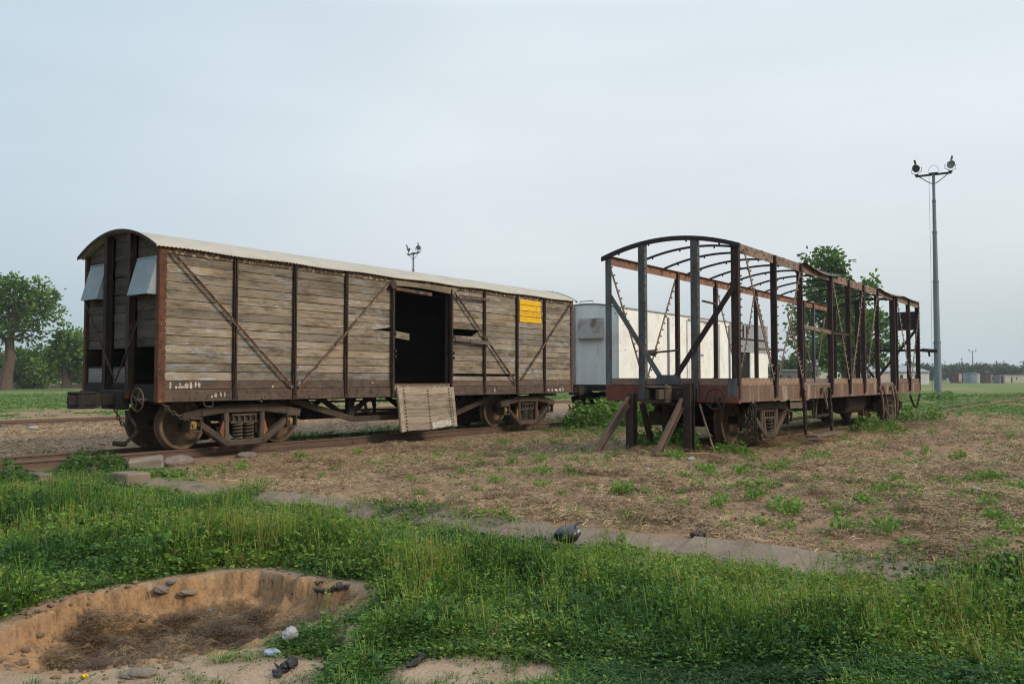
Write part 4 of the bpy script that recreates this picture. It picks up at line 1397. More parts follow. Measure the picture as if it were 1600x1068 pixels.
# end braces
for p, q in (((2.39, 1.50), (1.40, 0.04)), ((0.05, 1.52), (1.10, 0.04))):
    m = MB().beam((-0.048, p[0], CAMZ + p[1]), (-0.048, q[0], CAMZ + q[1]), 0.09, 0.014, up=(1, 0, 0))
    m.build('end_brace', M['bluesteel'] if p[0] > 1 else M['darkrust'], fw)
for p, q in (((2.39, 1.50), (1.30, 0.04)), ((0.05, 1.52), (1.20, 0.04))):
    MB().beam((LF + 0.048, p[0], CAMZ + p[1]), (LF + 0.048, q[0], CAMZ + q[1]), 0.08, 0.014, up=(1, 0, 0)).build('end_brace', M['darkrust'], fw)
MB().prismx([(1.02, CAMZ - 0.09), (1.50, CAMZ - 0.09), (1.44, CAMZ + 0.07), (1.06, CAMZ + 0.07)], -0.075, -0.056).build('gusset', M['bluesteel'], fw)
# roof hoops
def hoop(x, w, h, mat, y0=0.0, y1=2.5, name='hoop'):
    m = MB()
    n = 22
    pts = []
    for i in range(n + 1):
        y = y0 + (y1 - y0) * i / n
        pts.append((x, y, fr_roof(y)))
    for a, b_ in zip(pts, pts[1:]):
        m.add([(a[0] - w / 2, a[1], a[2]), (a[0] + w / 2, a[1], a[2]), (b_[0] + w / 2, b_[1], b_[2]), (b_[0] - w / 2, b_[1], b_[2]),
               (a[0] - w / 2, a[1], a[2] - h), (a[0] + w / 2, a[1], a[2] - h), (b_[0] + w / 2, b_[1], b_[2] - h), (b_[0] - w / 2, b_[1], b_[2] - h)],
              [(0, 1, 2, 3), (7, 6, 5, 4), (0, 3, 7, 4), (1, 5, 6, 2)] + ([(0, 4, 5, 1)] if a is pts[0] else []) + ([(3, 2, 6, 7)] if b_ is pts[-1] else []), 0.5)
    for i in (3, 8, 14, 19):
        m.box(x - 0.01, x + 0.01, pts[i][1] - 0.012, pts[i][1] + 0.012, pts[i][2] - h - 0.03, pts[i][2] - h)
    return m.build(name, mat, fw)


hoop(-0.01, 0.06, 0.075, M['hoop'], -0.05, 2.58)
hoop(LF, 0.06, 0.075, M['hoop'])
for x in (1.15, 2.25, 3.35, 4.5, 5.65, 6.8, 7.95, 9.1, 10.25, 11.4, 12.6):
    hoop(x + rng.uniform(-0.04, 0.04), 0.032, 0.04, M['hoop'])
# cantrails
m = MB().box(0.012, LF - 0.012, 0.0, 0.012, ZE - 0.165, ZE - 0.005).box(0.012, LF - 0.012, 0.012, 0.06, ZE - 0.018, ZE - 0.006)
studs(m, (0.2, 0.0, ZE - 0.07), (LF - 0.2, 0.0, ZE - 0.07), 34, (0, -1, 0), 0.014, 0.02)
m.build('cantrail', M['strap'], fw)
m = MB().box(0.012, 13.3, 2.488, 2.5, ZE - 0.165, ZE - 0.005).box(0.012, 13.3, 2.44, 2.488, ZE - 0.018, ZE - 0.006)
studs(m, (0.2, 2.488, ZE - 0.05), (13.2, 2.488, ZE - 0.13), 30, (0, -1, 0), 0.014, 0.02)
m.build('cantrail', M['rail_rust'], fw)
# torn sheet edges left along the top
for a, b_, d in ((3.3, 5.75, 0.10), (9.0, 11.6, 0.08), (11.6, LF + 0.05, 0.03)):
    m = MB()
    n = 16
    for i in range(n):
        xa, xb = a + (b_ - a) * i / n, a + (b_ - a) * (i + 1) / n
        fa, fb = d * math.sin(math.pi * i / n) + 0.02 * rng.random() * 0 + 0.012, d * math.sin(math.pi * (i + 1) / n) + 0.012
        m.add([(xa, 0.10, ZE + 0.035), (xb, 0.10, ZE + 0.035), (xb, -0.09, ZE + 0.02 - fb), (xa, -0.09, ZE + 0.02 - fa), (xa, 0.10, ZE + 0.031), (xb, 0.10, ZE + 0.031), (xb, -0.09, ZE + 0.016 - fb), (xa, -0.09, ZE + 0.016 - fa)], [(0, 1, 2, 3), (7, 6, 5, 4), (3, 2, 6, 7)], 0.6)
    m.build('torn_roof_sheet', M['bluesteel'] if a < 4 else M['strap'], fw)
# toothed diagonal straps of both sides
def strap(p, q, y, near=True):
    a, b_ = Vector((p[0], y, CAMZ + p[1])), Vector((q[0], y, CAMZ + q[1]))
    m = MB()
    d = (b_ - a).normalized()
    perp = Vector((-d.z, 0, d.x))
    n = 7
    prev = a
    bow = rng.uniform(-0.05, 0.05)
    pts = [a.lerp(b_, i / n) + perp * bow * math.sin(math.pi * i / n) for i in range(n + 1)]
    for u, v in zip(pts, pts[1:]):
        m.beam(u, v + (v - u) * 0.03, 0.012, 0.045, up=perp)
    k = 15
    for i in range(k):
        f = (i + 0.5) / k
        c = a.lerp(b_, f) + perp * (bow * math.sin(math.pi * f) + 0.02)
        m.beam(c, c + perp * 0.045 + Vector((0, -0.01, 0)), 0.024, 0.024)
    return m.build('diagonal_strap', M['strap'], fw)


for p, q in (((0.20, 2.16), (1.55, 0.0)), ((3.05, 2.07), (1.80, 0.05)), ((5.20, 2.05), (6.32, 0.0)), ((7.55, 2.05), (6.58, 0.05)), ((8.9, 2.05), (7.85, 0.05)), ((11.05, 2.05), (12.38, 0.05)), ((13.75, 2.0), (12.6, 0.05)), ((2.3, 1.2), (3.1, 0.02))):
    strap(p, q, -0.035)
for p, q in (((0.15, 2.1), (1.42, 0.02)), ((2.86, 2.05), (1.6, 0.0)), ((5.0, 2.09), (6.2, 0.02)), ((7.3, 2.05), (6.3, 0.02)), ((7.5, 2.05), (8.7, 0.02)), ((11.15, 1.2), (12.08, 0.03)), ((13.2, 1.9), (12.3, 0.05))):
    strap(p, q, 2.515)
# odd bars left inside
m = MB().tube([(1.45, 2.46, CAMZ + 0.5), (2.9, 2.46, CAMZ + 0.60)], 0.022, 6).tube([(1.45, 2.46, CAMZ + 0.5), (1.82, 2.46, CAMZ + 0.525)], 0.06, 8)
m.build('door_bar', M['darkrust'], fw)
MB().beam((3.2, -0.03, CAMZ + 1.02), (5.0, -0.03, CAMZ + 0.98), 0.03, 0.08).build('door_rail', M['strap'], fw)
MB().beam((5.05, -0.03, CAMZ + 0.97), (6.3, -0.02, CAMZ + 0.99), 0.05, 0.05).build('latch_arm', M['darkrust'], fw)
MB().beam((7.4, 2.46, CAMZ + 0.75), (9.4, 2.46, CAMZ + 0.78), 0.02, 0.06).build('door_rail', M['strap'], fw)
MB().beam((4.1, 2.46, CAMZ + 1.72), (4.85, 2.46, CAMZ + 1.70), 0.03, 0.04).build('door_rail', M['darkrust'], fw)
# ventilator box hanging inside the far end
m = MB().prism([(LF + 0.025, CAMZ + 2.0), (LF + 0.06, CAMZ + 2.0), (LF + 0.24, CAMZ + 1.46), (LF + 0.025, CAMZ + 1.46)], 0.06, 0.68)
m.build('vent_hood', M['bdark'], fw)
m = MB().beam((LF + 0.07, 1.3, CAMZ + 0.86), (LF + 0.07, -0.05, CAMZ + 0.85), 0.06, 0.07).beam((LF + 0.07, -0.05, CAMZ + 0.85), (LF + 0.25, -0.42, CAMZ + 0.82), 0.07, 0.10)
m.beam((LF + 0.12, -0.22, CAMZ + 0.83), (LF + 0.12, -0.24, CAMZ + 0.66), 0.05, 0.04, up=(1, 0, 0))
m.build('cross_bar', M['under'], fw)
# hanging step, door irons, chains
for xa, xb, zl in ((3.08, 4.74, -1.07),):
    m = MB()
    for x in (xa, xb):
        m.beam((x, -0.05, ZB + 0.22), (x, -0.09, CAMZ + zl), 0.05, 0.03, up=(1, 0, 0))
        m.beam((x + 0.10, -0.05, ZB + 0.1), (x + 0.10, -0.09, CAMZ + zl + 0.1), 0.03, 0.02, up=(1, 0, 0))
        for k in range(6):
            zz = ZB + 0.15 - k * 0.14
            m.box(x - 0.04, x + 0.04, -0.10, -0.055, zz - 0.02, zz + 0.02)
    m.build('step_hanger', M['darkrust'], fw)
    MB().box(xa - 0.02, xb + 0.10, -0.32, -0.07, CAMZ + zl - 0.04, CAMZ + zl - 0.005).build('step_board', M['strap'], fw, bevel=0.004)
for x, z1 in ((4.35, -0.62), (8.95, -0.95), (10.15, -1.03), (9.3, -0.7), (10.45, -0.8)):
    m = MB().tube([(x, -0.05, ZB + 0.22), (x + 0.02, -0.08, ZB + 0.02), (x + 0.10, -0.09, ZB - 0.16), (x + 0.14, -0.09, CAMZ + z1 + 0.06), (x + 0.10, -0.09, CAMZ + z1)], 0.024, 6)
    m.box(x - 0.05, x + 0.05, -0.07, -0.013, ZB + 0.10, ZB + 0.20)
    m.build('door_iron', M['strap'], fw)
for x, l in ((10.6, 0.75), (10.8, 0.6), (0.45, 0.55), (0.62, 0.6), (3.75, 0.4)):
    chain([(x, -0.03, ZB + 0.0), (x + 0.02, -0.04, ZB - l)], 0.075, 0.011).build('chain', M['under'], fw)
chain([(LF - 1.55, -0.03, ZB - 0.05), (LF - 1.1, -0.03, ZB - 0.36), (LF - 0.7, -0.03, ZB - 0.42), (LF - 0.2, -0.03, ZB + 0.0)], 0.10, 0.014).build('chain', M['under'], fw)
m = MB().beam((5.4, 0.4, ZB), (5.25, 0.4, ZB - 0.45), 0.03, 0.06, up=(1, 0, 0)).beam((5.0, 0.4, ZB), (5.15, 0.4, ZB - 0.45), 0.03, 0.06, up=(1, 0, 0))
m.build('king_post', M['strap'], fw)
m = MB().lathe((8.2, 0.75, ZB - 0.24), [(0.0, 0.0), (0.2, 0.03), (0.235, 0.10), (0.235, 1.55), (0.2, 1.62), (0.0, 1.65)], 'x', 22)
m.build('air_tank', M['iron'], fw)
m = MB().tube([(0.4, 1.0, ZB - 0.12), (6, 1.0, ZB - 0.12), (13.2, 1.0, ZB - 0.12)], 0.022, 6).beam((3.6, 1.2, ZB - 0.3), (9.0, 1.1, ZB - 0.34), 0.04, 0.06)
m.beam((3.4, 0.35, ZB - 0.42), (6.0, 0.35, ZB - 0.40), 0.04, 0.06)
for x in (3.6, 4.2, 6.4):
    m.box(x, x + 0.06, 0.6, 0.66, ZB - 0.4, ZB + 0.02)
m.build('brake_rigging', M['under'], fw)
bogie(fw, 2.25, FRZ, 1.95, 0.435, M['iron'], 'vee')
bogie(fw, LF - 2.35, FRZ, 1.95, 0.435, M['iron'], 'vee')
# loose wheel chains and pins round the first axle box
m = MB()
for k in range(16):
    x, z = 0.95 + rng.uniform(-0.14, 0.30), FRZ + 0.30 + rng.uniform(0, 0.42)
    m.tube([(x, 0.2 + rng.uniform(-0.06, 0.06), z), (x + rng.uniform(-0.05, 0.05), 0.2 + rng.uniform(-0.06, 0.06), z - rng.uniform(0.05, 0.16))], 0.016, 5)
m.build('brake_links', M['iron'], fw)
coupler(fw, -0.02, -1, 1.22, CAMZ - 0.26, 0.55, M['iron'])
coupler(fw, LF + 0.02, 1, 1.22, CAMZ - 0.26, 0.55, M['iron'])
MB().box(-0.24, -0.022, 0.72, 1.10, CAMZ - 0.37, CAMZ - 0.13).box(-0.30, -0.022, 1.0, 1.45, CAMZ - 0.46, CAMZ - 0.40).build('draft_box', M['darkrust'], fw, bevel=0.02)
hand_wheel(fw, (-0.17, 0.33, CAMZ - 0.33), 0.17, M['hoop'], spokes=5)

# ---------------------------------------------------------------- white van wagon behind the boxcar
LV = 13.1
wx, wy = UN(15.55, 0.0)
wv = thing('white_wagon', 'white covered van wagon standing behind the frame wagon, with a dark doorway', 'goods wagon', (wx, wy, 0), RZ)
vz = CAMZ - 0.18
def van_roof(y):
    t = (y - 1.25) / 1.25
    return ZE + 0.0 + 0.16 * (1 - t ** 2)
m = MB().box(0.0, 9.95, 0.0, 0.05, vz, ZE).box(11.05, LV, 0.0, 0.05, vz, ZE).box(9.95, 11.05, 0.0, 0.05, CAMZ + 1.12, ZE)
m.build('side_wall', M['vanwhite'], wv)
MB().box(0.0, LV, 2.45, 2.5, vz, ZE).build('side_wall', M['vanwhite'], wv)
n = 14
for xx in (0.0, LV - 0.05):
    prof = [(0.055, vz), (2.445, vz)] + [(2.445 - 2.39 * i / n, van_roof(2.445 - 2.39 * i / n) - 0.012) for i in range(n + 1)]
    MB().prismx(prof, xx, xx + 0.05).build('end_wall', M['vanwhite'], wv)
m = MB()
for i in range(n):
    ya, yb = -0.03 + 2.56 * i / n, -0.03 + 2.56 * (i + 1) / n
    m.add([(-0.03, ya, van_roof(ya)), (LV + 0.03, ya, van_roof(ya)), (LV + 0.03, yb, van_roof(yb)), (-0.03, yb, van_roof(yb)), (-0.03, ya, van_roof(ya) + 0.03), (LV + 0.03, ya, van_roof(ya) + 0.03), (LV + 0.03, yb, van_roof(yb) + 0.03), (-0.03, yb, van_roof(yb) + 0.03)],
          [(0, 3, 2, 1), (4, 5, 6, 7), (0, 4, 7, 3), (1, 2, 6, 5)] + ([(0, 1, 5, 4)] if i == 0 else []) + ([(3, 7, 6, 2)] if i == n - 1 else []), 0.5)
m.build('roof', M['vangrey'], wv)
for x in (1.77, 3.42, 4.96, 6.35, 7.84, 8.79):
    MB().box(x - 0.05, x + 0.05, -0.05, -0.002, vz, ZE - 0.12).build('rib', M['vangrey'] if x in (1.77, 3.42, 8.79) else M['vanwhite'], wv, bevel=0.006)
for a, b_ in ((5.0, 6.30),):
    m = MB().box(a, b_, -0.06, -0.053, vz + 0.02, ZE - 0.16)
    d = m.build('sliding_door', M['vanwhite'], wv)
    MB().box(a - 0.1, b_ + 1.2, -0.09, -0.061, ZE - 0.14, ZE - 0.08).build('runner', M['vangrey'], d)
    MB().box(a + 0.1, b_ - 0.1, -0.085, -0.061, CAMZ + 0.85, CAMZ + 0.92).build('handle', M['vangrey'], d)
m = MB().box(8.85, LV - 0.01, -0.012, -0.002, CAMZ + 1.10, ZE - 0.01)
m.build('grey_panel', M['vangrey'], wv)
m = MB().box(9.6, 12.9, -0.05, -0.014, CAMZ + 1.62, CAMZ + 1.68)
for x in (9.7, 10.2, 10.6):
    m.box(x, x + 0.05, -0.06, -0.014, CAMZ + 1.7, ZE - 0.05)
m.build('door_runner', M['darkrust'], wv)
MB().box(9.8, 11.2, 0.06, 0.09, vz, CAMZ + 1.3).build('doorway_shade_sheet', M['vandark'], wv)  # dark sheet painting the shade inside the doorway
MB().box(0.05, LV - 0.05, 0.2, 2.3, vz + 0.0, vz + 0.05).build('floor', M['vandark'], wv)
MB().box(0.0, LV, 0.03, 0.10, ZB, vz - 0.002).box(0.0, LV, 2.40, 2.47, ZB, vz - 0.002).box(0.02, LV - 0.02, 0.9, 1.6, ZB, vz - 0.002).box(0.0, 0.05, 0.1, 2.4, ZB, vz - 0.002).build('sole_bar', M['under'], wv)
# end: vertical strap, sheet ventilator, small rail on the roof
MB().box(-0.03, -0.001, 1.62, 1.74, vz + 0.02, van_roof(1.7) - 0.05).build('end_rib', M['vangrey'], wv)
m = MB().add([(-0.01, 0.55, CAMZ + 1.95), (-0.01, 1.50, CAMZ + 1.95), (-0.16, 1.50, CAMZ + 1.30), (-0.16, 0.55, CAMZ + 1.30), (0, 0.55, CAMZ + 1.30), (0, 1.50, CAMZ + 1.30)], [(0, 1, 2, 3), (3, 2, 5, 4), (0, 3, 4), (1, 5, 2)])
m.build('vent_hood', gmat('rust_streaked_hood', (0.44, 0.42, 0.38), (0.38, 0.36, 0.33), scale=2, patches=(((0.22, 0.12, 0.07), 2.0, 0.52, 0.16, (1, 1, 1)),)), wv)
m = MB().tube([(0.1, 1.0, van_roof(1.0) + 0.03), (0.1, 1.0, van_roof(1.0) + 0.12), (0.1, 1.5, van_roof(1.5) + 0.12), (0.1, 1.5, van_roof(1.5) + 0.03)], 0.015, 6)
m.build('roof_rail', M['vangrey'], wv)
bogie(wv, 1.95, 0.15, 2.1, 0.45, M['iron'], 'bar')
bogie(wv, LV - 1.95, 0.15, 2.1, 0.45, M['iron'], 'bar')
coupler(wv, 0.0, -1, 1.22, CAMZ - 0.36, 0.75, M['under'])


def onground(px, py):
    c, s = math.cos(0.04354), math.sin(0.04354)
    V = -(py - 534) / 1325.6
    d = np.array([(px - 800) / 1325.6, c - V * s, s + V * c])
    t = np.linspace(2.5, 160, 30000) / d[1]
    P = d[None, :] * t[:, None]
    h = P[:, 2] + CAMZ - gz(P[:, 0], P[:, 1])
    i = int(np.argmax(h < 0))
    return float(P[i, 0]), float(P[i, 1]), float(gz(P[i, 0], P[i, 1]))


# ---------------------------------------------------------------- buffer stop
bs = thing('buffer_stop', 'old rail buffer stop with two upright posts and slanting struts before the frame wagon', 'buffer stop', (F2[0], F2[1], 0), RZ)
for y, zt in ((1.84, 1.18), (0.76, 1.345)):
    m = MB()
    for dx in (-0.075, 0.075):
        m.box(-0.27 + dx - 0.011, -0.27 + dx + 0.011, y - 0.068, y + 0.068, 0.0, zt)
    m.box(-0.335, -0.205, y - 0.014, y + 0.014, 0.0, zt - 0.004)
    m.build('post', M['darkrust'], bs, bevel=0.004)
for (yt, zt, yf) in ((1.84, 1.08, 2.13), (0.84, 1.06, 1.0)):
    a, b_ = Vector((-0.33, yt, zt)), Vector((-1.08, yf, 0.10))
    m = MB()
    d = (b_ - a).normalized()
    up = Vector((d.z, 0, -d.x))
    up = up if up.z > 0 else -up
    m.beam(a + up * 0.055, b_ + up * 0.055, 0.062, 0.036, up=up)
    m.beam(a, b_, 0.018, 0.09, up=up)
    m.beam(a - up * 0.055, b_ - up * 0.055, 0.10, 0.016, up=up)
    m.build('strut', M['railtop'], bs, bevel=0.004)
MB().beam((-0.14, 1.7, 1.0), (0.12, 1.62, 0.10), 0.07, 0.10, up=(1, 0, 0)).build('back_stay', M['darkrust'], bs)
MB().beam((-0.16, 0.62, 1.0), (0.02, 0.42, 0.12), 0.02, 0.04, up=(1, 0, 0)).build('back_stay', M['strap'], bs)
gb = gmat('split_timber', (0.29, 0.185, 0.105), (0.20, 0.13, 0.075), (1, 8, 8), 2)
MB().beam((-1.06, 0.97, 0.19), (-0.62, 0.10, 0.205), 0.11, 0.10).build('ground_timber', gb, bs, bevel=0.01)
MB().beam((-1.0, 2.1, 0.18), (-0.95, 1.1, 0.18), 0.10, 0.06).build('ground_timber', M['sleeper'], bs, bevel=0.01)

# ---------------------------------------------------------------- lamp masts
def mast(label, x, y, h, rb, rt, armrz, arm=1.2, near=True):
    t = thing('lamp_mast', label, 'lamp mast', (x, y, float(gz(x, y)) - 0.05), armrz, 'floodlight masts of the rail yard')
    pr_ = [(rb, 0), (rb * 0.93, h * 0.18)]
    m = MB()
    zs = [0, h * 0.25, h * 0.25, h * 0.52, h * 0.52, h * 0.74, h * 0.74, h * 0.88, h * 0.88, h]
    rs = [rb, rb * 0.90, rb * 0.84, rb * 0.74, rb * 0.67, rb * 0.58, rb * 0.52, rb * 0.46, rb * 0.40, rt]
    m.lathe((0, 0, 0), list(zip(rs, zs)), 'z', 16, 0.5)
    for k in (2, 4, 6, 8):
        m.lathe((0, 0, zs[k] - 0.06), [(rs[k - 1] + 0.002, 0), (rs[k - 1] + 0.025, 0.0), (rs[k - 1] + 0.025, 0.12), (rs[k] + 0.002, 0.12)], 'z', 16, 0.2)
    m.build('mast', M['mast'], t)
    if near:
        m = MB().lathe((0, 0, 0), [(rb * 1.9, 0), (rb * 1.8, 0.12), (rb * 1.05, 0.22)], 'z', 20)
        m.build('footing', M['kerb'], t)
        MB().tube([(-rb - 0.12, 0, 0.3), (-rb - 0.05, 0, h * 0.5), (-0.30, 0, h - 0.2)], 0.012, 5).build('lightning_wire', M['lampgrey'], t)
    m = MB().beam((-arm, 0, h - 0.02), (arm, 0, h - 0.02), 0.14, 0.14)
    m.box(-0.3, 0.3, -0.12, 0.12, h + 0.05, h + 0.12).box(-arm - 0.05, -arm + 0.2, -0.2, 0.2, h + 0.05, h + 0.1).box(arm - 0.2, arm + 0.05, -0.2, 0.2, h + 0.05, h + 0.1)
    for s in (-1, 1):
        m.tube([(0, 0, h - 0.75), (s * 0.35, 0, h - 0.55), (s * arm * 0.8, 0, h - 0.08)], 0.03, 6)
    m.build('cross_arm', M['lampdark'], t)
    if near:
        MB().tube([(0.5 * math.cos(a) * 0.75, 0.1, h + 0.1 + 0.6 * math.sin(a)) for a in np.linspace(0.15, math.pi - 0.15, 12)], 0.015, 5).build('guard_hoop', M['lampgrey'], t)
    for s in (-1, 1):
        c = Vector((s * arm * 0.93, 0, h + 0.60))
        f = MB()
        # round reflector housing tipped down and outward
        fdir = Vector((s * 0.55, -0.75 if s > 0 else -0.95, -0.45)).normalized()
        side = fdir.cross(Vector((0, 0, 1))).normalized()
        upv = side.cross(fdir)
        prof = [(r_a * 0.84, h_a * 0.84) for r_a, h_a in ((0.0, -0.34), (0.10, -0.33), (0.13, -0.22), (0.24, -0.14), (0.33, 0.02), (0.36, 0.10), (0.36, 0.13), (0.31, 0.11), (0.0, 0.07))]
        vs, fs = [], []
        nn = 18
        for rr, hh in prof:
            for k in range(nn):
                an = 2 * math.pi * k / nn
                vs.append(c + fdir * hh + side * rr * math.cos(an) + upv * rr * math.sin(an))
        for i in range(len(prof) - 1):
            for k in range(nn):
                l = (k + 1) % nn
                fs.append((i * nn + k, i * nn + l, (i + 1) * nn + l, (i + 1) * nn + k))
        f.add(vs, fs, 0.5)
        f.tube([c + upv * 0.30, c + upv * 0.62], 0.075, 8)
        lm = f.build('floodlight', M['lampdark'] if s < 0 else M['lampgrey'], t)
        b = MB().tube([c + side * 0.40, c + side * 0.42 - Vector((0, 0, 0.30)), Vector((s * arm * 0.95, 0, h + 0.10))], 0.022, 6).tube([c - side * 0.40, c - side * 0.42 - Vector((0, 0, 0.30)), Vector((s * arm * 0.95, 0, h + 0.10))], 0.022, 6)
        b.build('bracket', M['lampdark'], lm)
    return t


x, y, _ = at(1465.5, 62, 0)
mast('tall grey lamp mast with two floodlights standing right of the frame wagon', x, y, 16.55, 0.26, 0.10, R(-32))
x, y, _ = at(645, 101, 0)
mast('lamp mast rising behind the roof of the wooden boxcar', x, y, 16.5, 0.26, 0.10, R(-50))
x, y, _ = at(1520.5, 430, 0)
mast('tiny far lamp mast on the horizon behind the white huts', x, y, 15.5, 0.45, 0.22, R(-25), 1.6, near=False)
for px, D, h, lb in ((1503.5, 300, 9.0, 'thin bare pole on the horizon behind the red hut'), (1557.5, 300, 8.2, 'thin bare pole on the horizon left of the long pale wall')):
    x, y, _ = at(px, D, 0)
    m = MB().tube([(0, 0, 0), (0, 0, h)], [0.13, 0.08], 8).box(-0.5, 0.5, -0.05, 0.05, h - 0.7, h - 0.55)
    o = m.build('utility_pole', M['bark'])
    o.location = (x, y, float(gz(x, y)))
    tag(o, lb, 'pole')


# ---------------------------------------------------------------- trees
def leaf_cards(P, dirs, size, rs, aspect=0.62):
    """one folded leaf (two quads) per point"""
    n = len(P)
    up = rs.normal(size=(n, 3))
    d = dirs / np.linalg.norm(dirs, axis=1, keepdims=True)
    s = np.cross(d, up)
    s /= np.linalg.norm(s, axis=1, keepdims=True) + 1e-9
    w = np.cross(s, d)
    L = (size * (0.65 + 0.7 * rs.rand(n)))[:, None] if np.ndim(size) == 0 else (size * (0.65 + 0.7 * rs.rand(n)))[:, None]
    Wd = L * aspect * 0.5
    fold = 0.22 * Wd
    v = [P, P + d * L * 0.35 + s * Wd + w * fold, P + d * L * 0.75 + s * Wd * 0.8 + w * fold, P + d * L, P + d * L * 0.75 - s * Wd * 0.8 + w * fold, P + d * L * 0.35 - s * Wd + w * fold]
    V = np.stack(v, 1).reshape(-1, 3)
    b = np.arange(n)[:, None] * 6
    Q = np.concatenate([b + np.array([[0, 1, 2, 3]]), b + np.array([[0, 3, 4, 5]])], 1).reshape(-1, 4)
    return V, Q


def tree(label, base, D, blobs, trunk, mat, leaf=0.34, dens=150, seed=1, group=None, name='tree', cat='tree', depth=1.0, clump=0.55):
    """blobs: (photo column, row, radius in photo px) turned into metres at distance D; trunk: list of (column,row,radius m)"""
    rs = np.random.RandomState(seed)
    bx_, by_, _ = at(base, D, 0)
    bz = float(gz(bx_, by_))
    t = thing(name, label, cat, (bx_, by_, bz), 0, group)
    k = D / 1325.6
    cs = []
    for px, py, r in blobs:
        p = at(px, D, py=py)
        cs.append((p[0] - bx_, rs.uniform(-1, 1) * r * k * 0.9 * depth, p[2] - bz, r * k))
    # trunk and limbs
    m = MB()
    tp = []
    for px, py, r in trunk:
        p = at(px, D, py=py)
        tp.append(((p[0] - bx_, 0, max(-0.2, p[2] - bz)), r))
    m.tube([q for q, _ in tp], [r for _, r in tp], 10, 0.5)
    tips = tp[-1]
    for c in cs:
        q = min(tp[1:], key=lambda a: abs(a[0][2] - (c[2] - 1.2 * c[3])) + 0.3 * abs(a[0][0] - c[0]))
        a, b_ = Vector(q[0]), Vector(c[:3])
        mid = a.lerp(b_, 0.5) + Vector((rs.uniform(-.2, .2), rs.uniform(-.2, .2), -0.12 * (b_ - a).length))
        r0 = min(q[1] * 0.55, 0.05 + 0.045 * (b_ - a).length)
        m.tube([a, mid, b_, b_ + (b_ - mid) * 0.35], [r0, r0 * 0.7, r0 * 0.42, r0 * 0.15], 6, 0.4)
        for _ in range(3):
            e = b_ + Vector(tuple(rs.normal(size=3) * c[3] * 0.5))
            m.tube([mid.lerp(b_, 0.6), e], [r0 * 0.35, r0 * 0.1], 5, 0.4)
    m.build('trunk', M['bark'], t)
    Ps, Ds, Ts = [], [], []
    for c in cs:
        nc = max(5, int(dens * (c[3] ** 2) / (clump ** 2) * 0.075))
        for _ in range(nc):
            d = rs.normal(size=3)
            d /= np.linalg.norm(d)
            rr = c[3] * (0.35 + 0.65 * rs.rand() ** 0.5)
            cc = np.array(c[:3]) + d * rr * np.array([1, 1, 0.88])
            n = int(rs.uniform(9, 20))
            loc = rs.normal(size=(n, 3))
            loc *= (clump * 0.55) * np.array([1, 1, 0.7])
            Ps.append(cc + loc)
            Ds.append(loc + d * 0.4 + np.array([0, 0, -0.12]))
            Ts.append(np.clip(rs.uniform(0.0, 1.0) + rs.normal(size=n) * 0.15, 0, 1))
    P, Dd, Tt = np.concatenate(Ps), np.concatenate(Ds), np.concatenate(Ts)
    V, Q = leaf_cards(P, Dd, leaf, rs)
    np_mesh('crown', V, Q, None, {'tint': np.repeat(Tt, 6)}, mat, t)
    return t


tree('broad tree with a bare leaning trunk at the left edge of the photo', 14, 110,
     [(18, 462, 26), (50, 452, 19), (74, 468, 15), (88, 488, 10), (2, 490, 27), (38, 486, 20), (62, 500, 15), (-22, 468, 32), (-10, 530, 26), (28, 448, 18), (68, 478, 13), (-45, 500, 30), (45, 525, 13), (84, 465, 9), (10, 440, 12), (-20, 440, 18), (22, 515, 12)],
     [(8, 610, 0.95), (10, 585, 0.75), (16, 560, 0.62), (15, 530, 0.5), (22, 500, 0.35), (22, 470, 0.2)], M['crown'], 0.42, 125, 3, clump=0.85)
tree('dense dark tree with several stems between the left tree and the boxcar', 104, 112,
     [(98, 532, 17), (118, 545, 18), (88, 552, 20), (108, 560, 22), (130, 562, 17), (78, 572, 15), (124, 528, 12), (104, 515, 9), (140, 545, 14), (150, 570, 16)],
     [(104, 606, 0.7), (104, 590, 0.6), (102, 570, 0.4), (102, 540, 0.25)], M['crown'], 0.44, 150, 4, clump=0.8)
tree('low dark bushy tree behind the trunk of the left tree', 52, 122,
     [(40, 565, 22), (62, 560, 20), (25, 578, 18), (75, 580, 16), (50, 582, 18), (5, 575, 20), (-15, 572, 22), (35, 592, 12), (62, 592, 12)],
     [(52, 605, 0.4), (52, 590, 0.35), (52, 570, 0.2)], M['crown'], 0.42, 220, 5, clump=0.75)
tree('small dark tree just left of the boxcar end', 131, 130, [(128, 582, 12), (138, 574, 13), (120, 590, 7), (145, 585, 12)],
     [(131, 607, 0.25), (131, 592, 0.2), (132, 580, 0.15)], M['crown'], 0.42, 220, 6, clump=0.7)
tree('big dark spreading tree seen through the frame wagon', 1326, 95,
     [(1288, 404, 15), (1272, 418, 9), (1309, 414, 10), (1298, 432, 19), (1318, 445, 14), (1280, 452, 17), (1342, 466, 15), (1360, 440, 6), (1356, 452, 8), (1304, 480, 27), (1338, 500, 25), (1268, 490, 14), (1250, 508, 11), (1243, 532, 9), (1240, 480, 5), (1370, 500, 16), (1382, 536, 10), (1312, 522, 30), (1350, 542, 24), (1272, 538, 18), (1374, 560, 10), (1388, 515, 7), (1290, 560, 16), (1325, 560, 18), (1256, 552, 9), (1262, 402, 5)],
     [(1328, 607, 0.85), (1326, 585, 0.75), (1322, 555, 0.6), (1318, 520, 0.45), (1308, 480, 0.3), (1296, 430, 0.15)], M['crown'], 0.42, 175, 7, clump=0.68)
